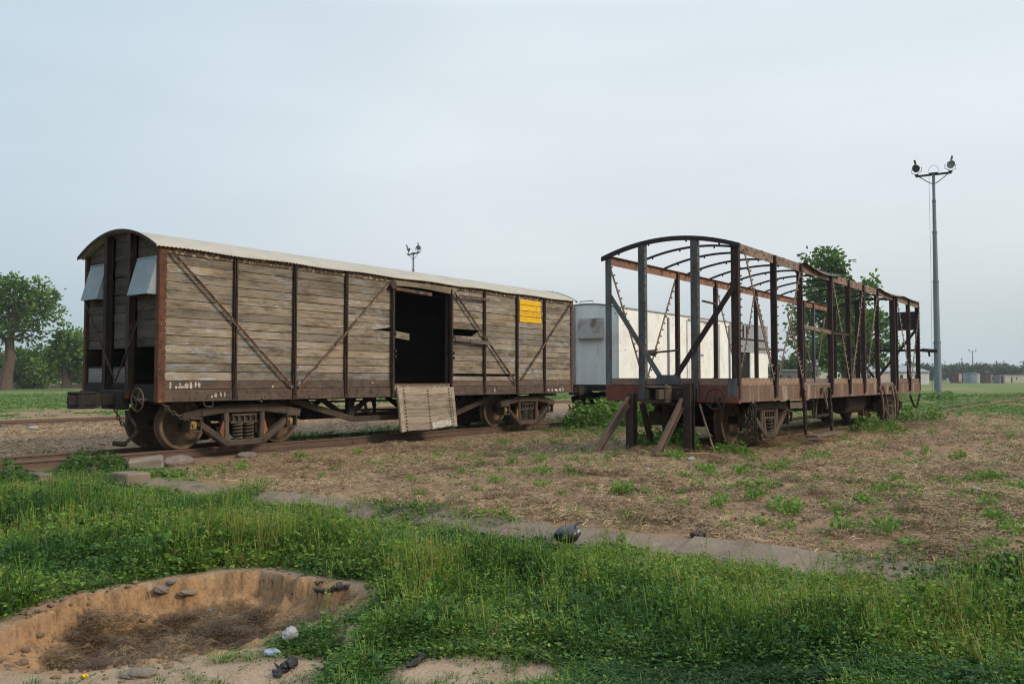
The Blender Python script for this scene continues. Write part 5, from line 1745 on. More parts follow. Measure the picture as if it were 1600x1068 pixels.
tree('round mid green tree beyond the end of the white wagon', 1236, 150,
     [(1232, 575, 15), (1250, 572, 15), (1217, 580, 11), (1263, 578, 11), (1243, 566, 9), (1205, 585, 9)],
     [(1236, 604, 0.4), (1236, 590, 0.3), (1236, 575, 0.2)], M['crownlight'], 0.45, 200, 8, clump=0.8)
rs0 = np.random.RandomState(21)
for i in range(36):
    px = -160 + i * 62 + rs0.uniform(-22, 22)
    if i >= 30:
        px = (1452, 1478, 1506, 1530, 1574, 1596)[i - 30]
    D = rs0.uniform(330, 460)
    s = rs0.uniform(0.75, 1.3)
    bl = [(px + rs0.uniform(-26, 26), 583 - rs0.uniform(0, 5) * s + 2, rs0.uniform(6, 9.5) * s) for _ in range(7)]
    bl += [(px + rs0.uniform(-14, 14), 576 - 2 * s, 5.5 * s)]
    tree('hazy green tree on the far horizon', px, D, bl, [(px, 594, 0.4), (px, 588, 0.3), (px, 580, 0.2)], M['crownfar'], 0.9, 190, 100 + i, group='trees along the far horizon', clump=1.5)

# ---------------------------------------------------------------- far buildings
def hut(name, label, cat, px0, px1, D, ytop, mat, roofmat=None, roof='flat', depth=6.0, rise=0.0, openings=(), group=None, lift=0.0):
    x0, y, _ = at(px0, D, 0)
    x1, _, _ = at(px1, D, 0)
    zt = at(px0, D, py=ytop)[2]
    w = x1 - x0
    zg = float(gz((x0 + x1) / 2, y))
    t = thing(name, label, cat, ((x0 + x1) / 2, y, zg), 0, group)
    h = zt - zg
    MB().box(-w / 2, w / 2, 0, depth, -0.5, h).build('walls', mat, t)
    m = MB()
    e = 0.25
    if roof == 'gable':
        m.add([(-w / 2 - e, -e, h), (w / 2 + e, -e, h), (w / 2 + e, depth + e, h), (-w / 2 - e, depth + e, h), (-w / 2 + w * 0.08, depth / 2, h + rise), (w / 2 - w * 0.08, depth / 2, h + rise)],
              [(0, 1, 5, 4), (2, 3, 4, 5), (1, 2, 5), (3, 0, 4), (3, 2, 1, 0)], 0.5)
        m.box(-w / 2 - e, w / 2 + e, -e - 0.05, -e, h - 0.25, h + 0.02, 0.1)
    else:
        m.add([(-w / 2 - e, -e, h + 0.002), (w / 2 + e, -e, h + 0.002), (w / 2 + e, depth + e, h + rise + 0.002), (-w / 2 - e, depth + e, h + rise + 0.002), (-w / 2 - e, -e, h + 0.15), (w / 2 + e, -e, h + 0.15), (w / 2 + e, depth + e, h + rise + 0.15), (-w / 2 - e, depth + e, h + rise + 0.15)],
              [(0, 3, 2, 1), (4, 5, 6, 7), (0, 1, 5, 4), (1, 2, 6, 5), (2, 3, 7, 6), (3, 0, 4, 7)], 0.5)
    m.build('roof', roofmat or M['roofgrey'], t)
    for nm, a, b_, z0, z1, mt in openings:
        MB().box(-w / 2 + w * a, -w / 2 + w * b_, -0.06, -0.002, z0 * h, z1 * h).build(nm, mt, t)
    return t


hut('shed', 'long white walled shed with a grey hipped roof behind the frame wagon', 'shed', 1338, 1452, 220, 580, M['bwhite'], roof='gable', depth=12, rise=1.6,
    openings=(('door', 0.33, 0.50, 0.0, 0.85, M['bpink']), ('window', 0.60, 0.64, 0.4, 0.75, M['bdark']), ('window', 0.15, 0.2, 0.4, 0.75, M['bdark']), ('window', 0.8, 0.84, 0.4, 0.75, M['bdark'])))
hut('small_house', 'small beige house with a bluish window below the big dark tree', 'house', 1254, 1277, 150, 579, M['bbeige'], depth=6, rise=0.4, openings=(('window', 0.25, 0.5, 0.35, 0.72, M['bblue']), ('door', 0.65, 0.85, 0, 0.72, M['bdark'])))
hut('small_house', 'white house with a dark window beside the trunk of the big tree', 'house', 1281, 1312, 160, 578, M['bwhite'], depth=6, rise=0.4, openings=(('window', 0.35, 0.48, 0.35, 0.7, M['bdark']), ('door', 0.72, 0.86, 0, 0.7, M['bgrey'])))
hut('shed', 'grey walled shed standing left of the small beige house', 'shed', 1222, 1251, 148, 579, M['bgrey'], depth=6, rise=0.3, openings=(('door', 0.3, 0.5, 0, 0.7, M['bdark']),))
hut('hut', 'dark red hut with a pinkish front on the right horizon', 'hut', 1491, 1504, 300, 583, M['bred'], roofmat=M['bgrey'], depth=3, openings=(('front_panel', 0.55, 0.98, 0.1, 0.95, M['bpink']), ('door', 0.1, 0.35, 0.0, 0.8, M['bdark'])))
hut('container', 'pale blue cabin left of the white cabin on the right horizon', 'cabin', 1517, 1526, 300, 582.5, M['bblue'], depth=5, openings=(('door', 0.3, 0.6, 0, 0.75, M['roofgrey']),))
hut('container', 'white cabin beside the pale blue cabin on the right horizon', 'cabin', 1527, 1535.5, 296, 583, M['bwhite'], depth=5, openings=(('window', 0.55, 0.75, 0.45, 0.7, M['bdark']),))
hut('hut', 'dark brown hut right of the white cabin on the horizon', 'hut', 1541.5, 1549, 290, 582.5, M['bbrown'], roofmat=M['bdark'], roof='gable', rise=0.6, depth=4, openings=(('door', 0.3, 0.6, 0, 0.7, M['bdark']),))
hut('house', 'low pinkish house between the white cabin and the brown hut', 'house', 1536.5, 1556, 315, 585, M['bpink'], depth=5, openings=(('window', 0.7, 0.8, 0.4, 0.7, M['bdark']),))
hut('hut', 'small dark hut left of the long pale wall on the horizon', 'hut', 1562, 1569.5, 280, 584, M['bgrey'], roofmat=M['bdark'], depth=4, openings=(('door', 0.3, 0.7, 0, 0.8, M['bdark']),))
hut('house', 'long low pale house at the right edge of the horizon', 'house', 1570.5, 1602, 310, 585.5, M['bbeige'], depth=7, openings=(('door', 0.3, 0.36, 0, 0.75, M['bdark']), ('window', 0.55, 0.6, 0.4, 0.7, M['bdark'])))
x0, y0, _ = at(-60, 128, 0)
x1, _, _ = at(136, 128, 0)
lw = thing('low_wall', 'low broken wall of pinkish blocks under the trees at left', 'wall', (x0, y0, float(gz((x0 + x1) / 2, y0))), 0)
m = MB()
xx = 0.0
while xx < x1 - x0:
    w_ = rng.uniform(0.9, 2.2)
    m.box(xx, xx + w_ - 0.05, 0, 0.3, -0.2, rng.uniform(0.35, 0.95))
    xx += w_
m.build('blocks', gmat('block_wall', (0.20, 0.15, 0.125), (0.13, 0.115, 0.115), scale=0.8, bmp=0), lw)

# ---------------------------------------------------------------- ground vegetation
def uv(X, Y):
    dx, dy = X - B2[0], Y - B2[1]
    return dx * U2[0] + dy * U2[1], dx * N2[0] + dy * N2[1]


def tmpl_leafy(rs, n, h, spread, leaf, aspect=0.8, stems=5):
    Ps, Ds = [], []
    for i in range(n):
        a = rs.uniform(0, 2 * math.pi)
        r = spread * math.sqrt(rs.rand())
        z = h * (0.25 + 0.75 * rs.rand()) * (1 - 0.45 * (r / spread) ** 2)
        Ps.append((r * math.cos(a), r * math.sin(a), z))
        Ds.append((math.cos(a) + rs.normal() * 0.5, math.sin(a) + rs.normal() * 0.5, rs.uniform(-0.35, 0.5)))
    V, Q = leaf_cards(np.array(Ps), np.array(Ds), leaf, rs, aspect)
    t = np.repeat(np.array([0.15 * rs.normal() + 0.12 * (p[2] / h - 0.5) for p in Ps]), 6)
    # stems
    for i in range(stems):
        a = rs.uniform(0, 2 * math.pi)
        e = np.array([spread * 0.6 * math.cos(a), spread * 0.6 * math.sin(a), h * rs.uniform(0.6, 1)])
        w = np.array([-math.sin(a), math.cos(a), 0]) * 0.0022
        b = len(V)
        V = np.vstack([V, [-w, w, e + w * 0.5, e - w * 0.5]])
        Q = np.vstack([Q, [[b, b + 1, b + 2, b + 3]]])
        t = np.r_[t, np.full(4, 0.25)]
    return V, Q, t


def tmpl_grass(rs, n, h, spread, w=0.004, lean=0.5):
    Vs, Qs, ts = [], [], []
    for i in range(n):
        a, r = rs.uniform(0, 2 * math.pi), spread * 0.35 * math.sqrt(rs.rand())
        b0 = np.array([r * math.cos(a), r * math.sin(a), 0])
        hh = h * rs.uniform(0.5, 1.0)
        l = lean * hh * rs.uniform(0.2, 1.3)
        d = np.array([math.cos(a + rs.normal() * 0.5), math.sin(a + rs.normal() * 0.5), 0])
        s = np.array([-d[1], d[0], 0]) * w * rs.uniform(0.6, 1.3)
        o = len(Vs) * 8
        rows = []
        for k, f in enumerate((0, 0.4, 0.75, 1.0)):
            c = b0 + d * l * f ** 2 + np.array([0, 0, hh * (f - 0.28 * f ** 3)])
            ww = s * (1, 0.9, 0.6, 0.08)[k]
            rows += [c - ww, c + ww]
        Vs.append(np.array(rows))
        Qs += [[o, o + 1, o + 3, o + 2], [o + 2, o + 3, o + 5, o + 4], [o + 4, o + 5, o + 7, o + 6]]
        ts.append(np.full(8, 0.12 * rs.normal()))
    return np.concatenate(Vs), np.array(Qs), np.concatenate(ts)


def tmpl_spike(rs, h, leaf):
    """upright stem with tiny leaves and a yellowish seed spike"""
    Ps, Ds, T = [], [], []
    lx, ly = rs.normal() * 0.28 * h, rs.normal() * 0.28 * h
    n = 34
    for i in range(n):
        f = (i + 0.5) / n
        a = rs.uniform(0, 6.28)
        Ps.append((lx * f * f, ly * f * f, h * f))
        Ds.append((math.cos(a), math.sin(a), 0.5))
        T.append(0.05 + 0.5 * f)
    sz = np.array([leaf * (1.7 - 1.45 * ((i + 0.5) / n) ** 0.7) for i in range(n)])
    V, Q = leaf_cards(np.array(Ps), np.array(Ds), sz, rs, 0.5)
    t = np.repeat(np.array(T), 6)
    b = len(V)
    V = np.vstack([V, [(-0.0018, 0, 0), (0.0018, 0, 0), (lx + 0.0012, ly, h), (lx - 0.0012, ly, h)], [(0, -0.0018, 0), (0, 0.0018, 0), (lx, ly + 0.0012, h), (lx, ly - 0.0012, h)]])
    Q = np.vstack([Q, [[b, b + 1, b + 2, b + 3], [b + 4, b + 5, b + 6, b + 7]]])
    return V, Q, np.r_[t, np.full(8, 0.35)]


class Scatter:
    def __init__(self):
        self.V, self.Q, self.T, self.n = [], [], [], 0

    def put(self, tm, X, Y, Z, sc, rot, tint, tilt=None):
        V, Q, t = tm
        n = len(X)
        if n == 0:
            return
        c, s = np.cos(rot)[:, None], np.sin(rot)[:, None]
        vx = V[None, :, 0] * c - V[None, :, 1] * s
        vy = V[None, :, 0] * s + V[None, :, 1] * c
        vz_ = np.repeat(V[None, :, 2], n, 0)
        S = sc if sc.ndim == 2 else np.stack([sc, sc], 1)
        P = np.stack([vx * S[:, :1] + X[:, None], vy * S[:, :1] + Y[:, None], vz_ * S[:, 1:] + Z[:, None]], -1)
        self.V.append(P.reshape(-1, 3))
        off = (np.arange(n) * len(V))[:, None, None] + self.n
        self.Q.append((Q[None] + off).reshape(-1, 4))
        self.T.append(np.clip(t[None, :] + tint[:, None], 0, 1).ravel())
        self.n += n * len(V)

    def build(self, name, mat, parent=None):
        return np_mesh(name, np.concatenate(self.V), np.concatenate(self.Q), None, {'tint': np.concatenate(self.T)}, mat, parent)


rs = np.random.RandomState(17)


def sample(n, dmin, dmax, amin, amax, power=1.0):
    """points in front of the camera, denser near it"""
    D = dmin * (dmax / dmin) ** (rs.rand(n) ** power)
    a = np.radians(rs.uniform(amin, amax, n))
    return D * np.sin(a), D * np.cos(a)


# foreground weeds
leafy = [tmpl_leafy(rs, 30, 0.13, 0.11, 0.027, 0.62), tmpl_leafy(rs, 36, 0.16, 0.12, 0.023, 0.5), tmpl_leafy(rs, 46, 0.20, 0.11, 0.019, 0.42), tmpl_leafy(rs, 22, 0.14, 0.13, 0.036, 0.6), tmpl_leafy(rs, 54, 0.25, 0.10, 0.016, 0.40, 8)]
bigl = [tmpl_leafy(rs, 14, 0.19, 0.12, 0.058, 0.45), tmpl_leafy(rs, 12, 0.17, 0.11, 0.050, 0.6)]
grassy = [tmpl_grass(rs, 16, 0.17, 0.07, 0.0034), tmpl_grass(rs, 22, 0.13, 0.10, 0.0030, 0.9), tmpl_grass(rs, 12, 0.22, 0.05, 0.0044, 0.5)]
mats = [tmpl_leafy(rs, 18, 0.045, 0.11, 0.020, 0.55, 3), tmpl_grass(rs, 20, 0.07, 0.14, 0.0026, 1.6)]
spikes = [tmpl_spike(rs, h_, l_) for h_, l_ in ((0.34, 0.034), (0.28, 0.030), (0.40, 0.028), (0.30, 0.036), (0.36, 0.026), (0.24, 0.03))]

X, Y = sample(78000, 3.3, 14.5, -52, 54)
U, N = uv(X, Y)
jag = 0.35 * fbm(X * 1.3, Y * 1.3, 3)
dens = sm(-1.33, -1.62, U + jag * 0.6) * (1 - sand_mask(X, Y)) * sm(2.6, 2.2, N + jag)
leftband = sm(-0.35, -1.1, U + 2 * jag) * sm(-1.7, -1.2, N + jag) * sm(2.5, 2.0, N + jag)
nearrail = (np.abs(N - 0.72) < 0.1) | (np.abs(N - 1.79) < 0.1)
over = sm(-0.95, -1.2, U + 0.5 * jag) * sm(-1.95, -1.6, U) * sm(-0.02, 0.10, fbm(X * 0.9 + 90, Y * 0.9, 3) + 0.14 * np.exp(-((N + 6.7) / 1.5) ** 2) + 0.6 * sm(-11.5, -12.1, N)) * sm(-2.4, -2.9, N)
dens = np.maximum(dens, over * 0.75)
dens = np.maximum(dens, leftband * 0.9) * np.where(nearrail, 0.1, 1)
gapn = fbm(X * 1.1 + 7, Y * 1.1, 3)
keep = rs.rand(len(X)) < dens * np.clip(0.75 + 2.2 * gapn, 0.22, 1)
X, Y, U, N = X[keep], Y[keep], U[keep], N[keep]
Dd = np.hypot(X, Y)
Z = gz(X, Y)
hn = fbm(X * 1.25 + 20, Y * 1.25, 4)
kern = np.exp(-((U + 2.3) / 1.4) ** 2)
kerbside = sm(-3.1, -1.9, U) * sm(-12.2, -11.3, N)
hh = (0.40 + 0.70 * sm(4.2, 6.0, Dd)) * np.clip(1 + 2.1 * hn, 0.35, 2.2) * (1 - 0.55 * kerbside * np.clip(0.85 + 1.2 * hn, 0.3, 1))
hh *= 1 - 0.55 * sm(-2.2, -1.2, N)
edge = np.maximum(sand_mask(X, Y + 0.22), sand_mask(X, Y - 0.22))
hh *= 1 - 0.5 * edge
spn = fbm(X * 0.7 + 50, Y * 0.7 + 9, 3) + rs.normal(size=len(X)) * 0.14
rot = rs.uniform(0, 6.28, len(X))
tint = np.clip(0.36 + 1.3 * fbm(X * 1.3 + 31, Y * 1.3, 3) + rs.normal(size=len(X)) * 0.24 + 0.16 * kern - 0.16 * sm(5.4, 4.4, Dd) * sm(0.2, 1.2, X), 0.02, 0.90)
kind = rs.rand(len(X))
sct = Scatter()
low = hh < 0.48
w_g = np.clip(0.17 + 1.0 * spn, 0.03, 0.6)
isg = (kind < w_g) & ~low
isl = (~isg) & ~low
base_sc = np.clip(rs.uniform(0.75, 1.35, len(X)), 0.6, 1.5) * (1 + 0.035 * np.maximum(0, Dd - 5))
S2 = np.stack([base_sc, base_sc * np.clip(hh, 0.35, 1.9)], 1)
pick = rs.randint(0, 1000, len(X))
for i, tm in enumerate(grassy):
    k = isg & (pick % len(grassy) == i)
    sct.put(tm, X[k], Y[k], Z[k] - 0.01, S2[k], rot[k], np.clip(tint[k] + 0.04, 0, 0.70))
lp = (np.clip(fbm(X * 0.9 + 70, Y * 0.9, 2) * 5 + 2.5 + rs.normal(size=len(X)) * 0.9, 0, 4.99)).astype(int)
for i, tm in enumerate(leafy):
    k = isl & (lp == i)
    sct.put(tm, X[k], Y[k], Z[k] - 0.01, S2[k], rot[k], np.clip(tint[k], 0, 0.68))
k = isl & (pick % 45 == 0)
for i, tm in enumerate(bigl):
    kk = k & (pick // 45 % 2 == i) & ((pick // 45) % 2 == i)
    sct.put(tm, X[kk], Y[kk], Z[kk], S2[kk], rot[kk], np.clip(tint[kk] * 0.8, 0, 0.6))
for i, tm in enumerate(mats):
    k = low & (pick % 2 == i)
    sct.put(tm, X[k], Y[k], Z[k] - 0.004, np.stack([base_sc[k] * 1.05, base_sc[k]], 1), rot[k], tint[k] - 0.05)
k = (rs.rand(len(X)) < 0.05 * np.clip(0.6 + 6 * fbm(X * 1.4 + 3, Y * 1.4 + 8, 2), 0, 3)) & (U > -4.4) & (Dd > 5.2)
for i, tm in enumerate(spikes):
    kk = k & (pick % 6 == i)
    s_ = rs.uniform(0.6, 1.15, kk.sum())
    sct.put(tm, X[kk], Y[kk], Z[kk], np.stack([s_, s_ * np.clip(0.75 + 0.4 * hh[kk], 0.7, 1.25)], 1), rot[kk], np.full(kk.sum(), 0.38))
# creeping sprigs on the bare sand
X, Y = sample(2600, 3.6, 7.5, -38, 30)
k = (sand_mask(X, Y) > 0.3) & (fbm(X * 2.5 + 5, Y * 2.5, 3) > 0.10) & ((pit_r(X, Y)[0] > 1.12) | (X > -1.55))
X, Y = X[k], Y[k]
pk = rs.randint(0, 2, len(X))
for i, tm in enumerate(mats):
    kk = pk == i
    sct.put(tm, X[kk], Y[kk], gz(X[kk], Y[kk]) - 0.004, rs.uniform(0.35, 0.8, kk.sum()), rs.uniform(0, 6, kk.sum()), rs.uniform(0.15, 0.6, kk.sum()))
wo_ = sct.build('weeds', M['weed'])
tag(wo_, 'thick green weeds and grass covering the foreground up to the kerb', 'weeds', kind='stuff')

# green ground cover between and beyond the tracks
sct = Scatter()
cover = [tmpl_leafy(rs, 26, 0.22, 0.26, 0.07, 0.7, 0), tmpl_grass(rs, 26, 0.28, 0.30, 0.010, 0.7), tmpl_grass(rs, 30, 0.18, 0.36, 0.012, 0.9)]
X, Y = sample(30000, 11, 95, -40, 42, 0.72)
U, N = uv(X, Y)
g = green_mask(X, Y)
g = np.where(U < -1.0, 0, g)
k = rs.rand(len(X)) < g * 0.9
for c_ in ((0.72,), (1.79,), (-7.22,), (-6.16,), (14.55,), (15.6,)):
    k &= np.abs(N - c_[0]) > 0.13
X, Y, N = X[k], Y[k], N[k]
Dd = np.hypot(X, Y)
pk = rs.randint(0, 3, len(X))
tt = np.clip(0.42 + 0.8 * fbm(X * 0.25, Y * 0.25, 3) + rs.normal(size=len(X)) * 0.14, 0.03, 0.93)
sc_ = rs.uniform(0.5, 1.1, len(X)) * (0.75 + 0.010 * Dd)
for i, tm in enumerate(cover):
    kk = pk == i
    sct.put(tm, X[kk], Y[kk], gz(X[kk], Y[kk]) - 0.02, np.stack([sc_[kk], sc_[kk] * rs.uniform(0.35, 0.9, kk.sum())], 1), rs.uniform(0, 6, kk.sum()), tt[kk])
# under the boxcar between the rails
Ux, Nx = rs.uniform(3.2, 15, 700), rs.uniform(0.85, 3.2, 700)
Px = B2[0] + U2[0] * Ux + N2[0] * Nx
Py = B2[1] + U2[1] * Ux + N2[1] * Nx
k = (fbm(Px * 0.8, Py * 0.8, 3) > -0.04) & (np.abs(Nx - 1.79) > 0.12)
sct.put(cover[0], Px[k], Py[k], gz(Px[k], Py[k]) - 0.01, rs.uniform(0.5, 0.95, k.sum()), rs.uniform(0, 6, k.sum()), rs.uniform(0.2, 0.7, k.sum()))
X, Y = sample(3200, 6.5, 30, -25, 50, 0.8)
U, N = uv(X, Y)
k = (U > -0.8) & (N < -1.2) & (fbm(X * 0.6 + 33, Y * 0.6, 3) + 0.25 * (rs.rand(len(X)) - 0.5) + 0.012 * U > -0.01)
X, Y = X[k], Y[k]
sct.put(cover[0], X, Y, gz(X, Y) - 0.005, rs.uniform(0.16, 0.36, len(X)) * (1 + 0.02 * np.hypot(X, Y)), rs.uniform(0, 6, len(X)), rs.uniform(0.4, 0.85, len(X)))
tag(sct.build('grass', M['grass']), 'patchy green grass spread over the rail yard behind the wagons', 'grass', kind='stuff')

# dry straw and cut stalks on the field
def tmpl_straw(n, rad, up, ln, w):
    V, Q, T = [], [], []
    for i in range(n):
        a, r = rs.uniform(0, 6.28), rad * math.sqrt(rs.rand())
        c = np.array([r * math.cos(a), r * math.sin(a), rs.uniform(0.004, up)])
        b = rs.uniform(0, 6.28)
        d = np.array([math.cos(b), math.sin(b), rs.normal() * 0.16])
        s = np.array([-d[1], d[0], rs.normal() * 0.4]) * w
        l = ln * rs.uniform(0.4, 1.2)
        o = len(V)
        bend = np.array([0, 0, l * rs.uniform(0, 0.22)])
        V += [c - d * l / 2 - s, c - d * l / 2 + s, c + bend + s, c + bend - s, c + d * l / 2 + s * 0.5, c + d * l / 2 - s * 0.5]
        Q += [[o, o + 1, o + 2, o + 3], [o + 3, o + 2, o + 4, o + 5]]
        T += [rs.normal() * 0.2] * 6
    return np.array(V), np.array(Q), np.array(T)


straws = [tmpl_straw(26, 0.14, 0.035, 0.060, 0.0022), tmpl_straw(20, 0.20, 0.025, 0.075, 0.0024), tmpl_straw(44, 0.11, 0.07, 0.065, 0.0022)]
sct = Scatter()
X, Y = sample(42000, 5.5, 34, -40, 58, 0.75)
U, N = uv(X, Y)
cl = 0.5 * fbm(X * 0.7, Y * 0.7, 3) + 0.7 * fbm(X * 3.2, Y * 3.2, 3)
k = (U > -1.05) & (N < -0.2) & (rs.rand(len(X)) < np.clip(0.40 + 3.8 * cl, 0.04, 1)) & (np.abs(N + 0.0) > 0.1)
X, Y = X[k], Y[k]
cl = cl[k]
Dd = np.hypot(X, Y)
pk = np.where(cl > 0.10, 2, rs.randint(0, 2, len(X)))
for i, tm in enumerate(straws):
    kk = pk == i
    s_ = rs.uniform(0.7, 1.3, kk.sum()) * (1 + 0.02 * Dd[kk])
    sct.put(tm, X[kk], Y[kk], gz(X[kk], Y[kk]), s_, rs.uniform(0, 6, kk.sum()), np.clip(0.36 + 1.1 * fbm(X[kk] * 0.6, Y[kk] * 0.6, 3) + rs.normal(size=kk.sum()) * 0.2, 0.0, 0.98))
# thin scatter left of the track
Ux, Nx = rs.uniform(-3, 20, 4500), rs.uniform(2.4, 18, 4500)
Px, Py = B2[0] + U2[0] * Ux + N2[0] * Nx, B2[1] + U2[1] * Ux + N2[1] * Nx
sct.put(straws[1], Px, Py, gz(Px, Py), rs.uniform(1.2, 2.4, 4500), rs.uniform(0, 6, 4500), rs.uniform(0.05, 0.75, 4500))
tag(sct.build('dry_straw', M['straw']), 'dry straw and cut stalks littering the bare brown field', 'straw', kind='stuff')

# dead stems lying in the pit
sct = Scatter()
dead = [tmpl_straw(34, 0.10, 0.07, 0.075, 0.0016), tmpl_straw(26, 0.09, 0.10, 0.10, 0.0014)]
n = 3000
a, r = rs.uniform(0, 6.28, n), np.sqrt(rs.rand(n))
X, Y = PIT[0] + 0.05 + 0.85 * r * np.cos(a), PIT[1] + 0.85 * r * np.sin(a)
pr_, _ = pit_r(X, Y)
k = (rs.rand(n) < sm(0.80, 0.62, pr_ + 0.7 * fbm(X * 2.4, Y * 2.4, 3))) & (Y > 5.0 - 0.15 * (X + 2)) & (fbm(X * 4 + 3, Y * 4, 2) > -0.16)
X, Y = X[k], Y[k]
pk = rs.randint(0, 2, len(X))
for i in (0, 1):
    kk = pk == i
    sct.put(dead[i], X[kk], Y[kk], gz(X[kk], Y[kk]) - 0.01, rs.uniform(0.6, 1.0, kk.sum()), rs.uniform(0, 6, kk.sum()), np.clip(rs.uniform(-0.15, 0.75, kk.sum()) + 1.2 * fbm(X[kk] * 5, Y[kk] * 5, 2), 0, 1))
tag(sct.build('dead_stems', M['debris']), 'tangle of dead brown stems on the floor of the earth pit', 'dead stems', kind='stuff')

# crumbs of soil and small stones
def tmpl_clod(seed):
    q = np.random.RandomState(seed)
    nu, nv = 8, 6
    Vc = []
    for j in range(nv + 1):
        ph = math.pi * j / nv
        for i in range(nu):
            th = 2 * math.pi * i / nu
            k_ = q.uniform(0.72, 1.2)
            Vc.append((math.sin(ph) * math.cos(th) * k_, math.sin(ph) * math.sin(th) * k_ * 0.8, math.cos(ph) * 0.62 * (0.8 if j in (0, nv) else k_)))
    Qc = [[j * nu + i, j * nu + (i + 1) % nu, (j + 1) * nu + (i + 1) % nu, (j + 1) * nu + i] for j in range(nv) for i in range(nu)]
    return np.array(Vc), np.array(Qc), np.zeros(len(Vc))


clods = [tmpl_clod(i) for i in range(4)]
sct = Scatter()
n = 900
a, r = rs.uniform(0, 6.28, n), rs.uniform(0.35, 1.12, n)
X, Y = PIT[0] + 0.98 * r * np.cos(a), PIT[1] + 1.05 * r * np.sin(a)
k = (fbm(X * 2 + 8, Y * 2, 2) > -0.05) & (Y > 4.4)
X, Y = X[k], Y[k]
X2, Y2 = sample(5200, 5.8, 22, -34, 44, 0.8)
U, N = uv(X2, Y2)
k = (U > -0.95) & (N < -0.2)
X, Y = np.r_[X, X2[k]], np.r_[Y, Y2[k]]
sz = 0.006 + 0.022 * rs.rand(len(X)) ** 3 + 0.0006 * np.hypot(X, Y)
pk = rs.randint(0, 4, len(X))
for i in range(4):
    kk = pk == i
    sct.put(clods[i], X[kk], Y[kk], gz(X[kk], Y[kk]) + sz[kk] * 0.25, sz[kk], rs.uniform(0, 6, kk.sum()), np.zeros(kk.sum()))
tag(sct.build('clods', gmat('earth_clods', (0.25, 0.165, 0.095), (0.15, 0.098, 0.06), scale=3, bmp=0.4)), 'crumbs of brown earth and small stones on the field and in the pit', 'clods', kind='stuff')

# green tufts dotted over the field: one thing each
tufts = []
for i in range(6):
    V1, Q1, T1 = tmpl_leafy(rs, 70, 0.13, 0.14, 0.040, 0.6, 0)
    V2, Q2, T2 = tmpl_grass(rs, 30, 0.16, 0.16, 0.0045, 0.8)
    s_ = rs.uniform(0.7, 1.2)
    V = np.vstack([V1, V2]) * np.array([s_ * rs.uniform(0.8, 1.3), s_, rs.uniform(0.8, 1.2)])
    o = np_mesh('weed_tuft', V, np.vstack([Q1, Q2 + len(V1)]), None, {'tint': np.clip(np.r_[T1 + 0.72, T2 + 0.8], 0, 1)}, M['tuft'])
    tufts.append(o)
spots = [(902, 716), (925, 713), (950, 718), (1232, 805), (1228, 798), (1348, 786), (1478, 796), (1285, 790), (1130, 783), (1423, 853), (1475, 870), (1135, 830), (848, 742), (893, 740), (600, 720), (1590, 765), (1540, 750), (1470, 752), (1460, 740), (1375, 772), (1190, 745), (1210, 735), (1105, 735), (1060, 715), (1010, 770), (968, 773), (1290, 720), (1500, 715), (1545, 790), (1552, 815), (680, 712), (720, 740), (800, 725), (770, 700), (560, 710), (640, 750), (1320, 830), (1385, 835), (1240, 745), (1030, 790), (470, 715), (430, 712), (380, 725), (520, 735)]
pts = [onground(*s) for s in spots]
X, Y = sample(1500, 6.8, 30, -20, 38, 0.9)
U, N = uv(X, Y)
k = (U > -0.6) & (N < -1.4) & (0.5 * fbm(X * 0.5 + 12, Y * 0.5, 3) + 0.35 * (rs.rand(len(X)) - 0.5) + 0.02 * U + 0.010 * X > 0.04)
k &= ~((U > 5.2) & (N > -8.2) & (N < -5.4))
for x, y in list(zip(X[k], Y[k]))[:255]:
    pts.append((x, y, float(gz(x, y))))
for i, (x, y, z) in enumerate(pts):
    o = tufts[i] if i < 6 else tufts[i % 6].copy()
    if i >= 6:
        COL.objects.link(o)
    o.location = (x, y, z + 0.004)
    s_ = rng.choice((0.45, 0.55, 0.65, 0.75, 0.95)) if i < len(spots) else rng.choice((0.4, 0.5, 0.6, 0.75))
    o.scale = (s_, s_, s_ * rng.uniform(1.1, 1.7))
    o.rotation_euler = (0, 0, rng.uniform(0, 6.28))
    tag(o, 'small green weed tuft growing on the bare brown field', 'weed tuft', 'green tufts dotted over the dry field')


# taller weed bushes round the wagons
def bush(label, loc, h, r, n, leaf, seed, mat, tint=0.45):
    q = np.random.RandomState(seed)
    a = q.uniform(0, 6.28, n)
    rr = r * np.sqrt(q.rand(n))
    lum = 0.75 + 0.5 * q.rand(9)[(a / 6.2832 * 9).astype(int) % 9]
    zz = h * lum * (0.12 + 0.88 * q.rand(n)) * np.sqrt(np.clip(1 - (rr / r) ** 2, 0.05, 1))
    P = np.stack([rr * np.cos(a), rr * np.sin(a), zz], 1)
    D_ = np.stack([np.cos(a) + q.normal(size=n) * 0.7, np.sin(a) + q.normal(size=n) * 0.7, q.uniform(-0.2, 0.9, n)], 1)
    V, Q = leaf_cards(P, D_, leaf, q, 0.5)
    o = np_mesh('weed_bush', V, Q, None, {'tint': np.repeat(np.clip(tint + q.normal(size=n) * 0.15, 0, 1), 6)}, mat)
    o.location = (loc[0], loc[1], float(gz(loc[0], loc[1])) - 0.02)
    return tag(o, label, 'weed bush')


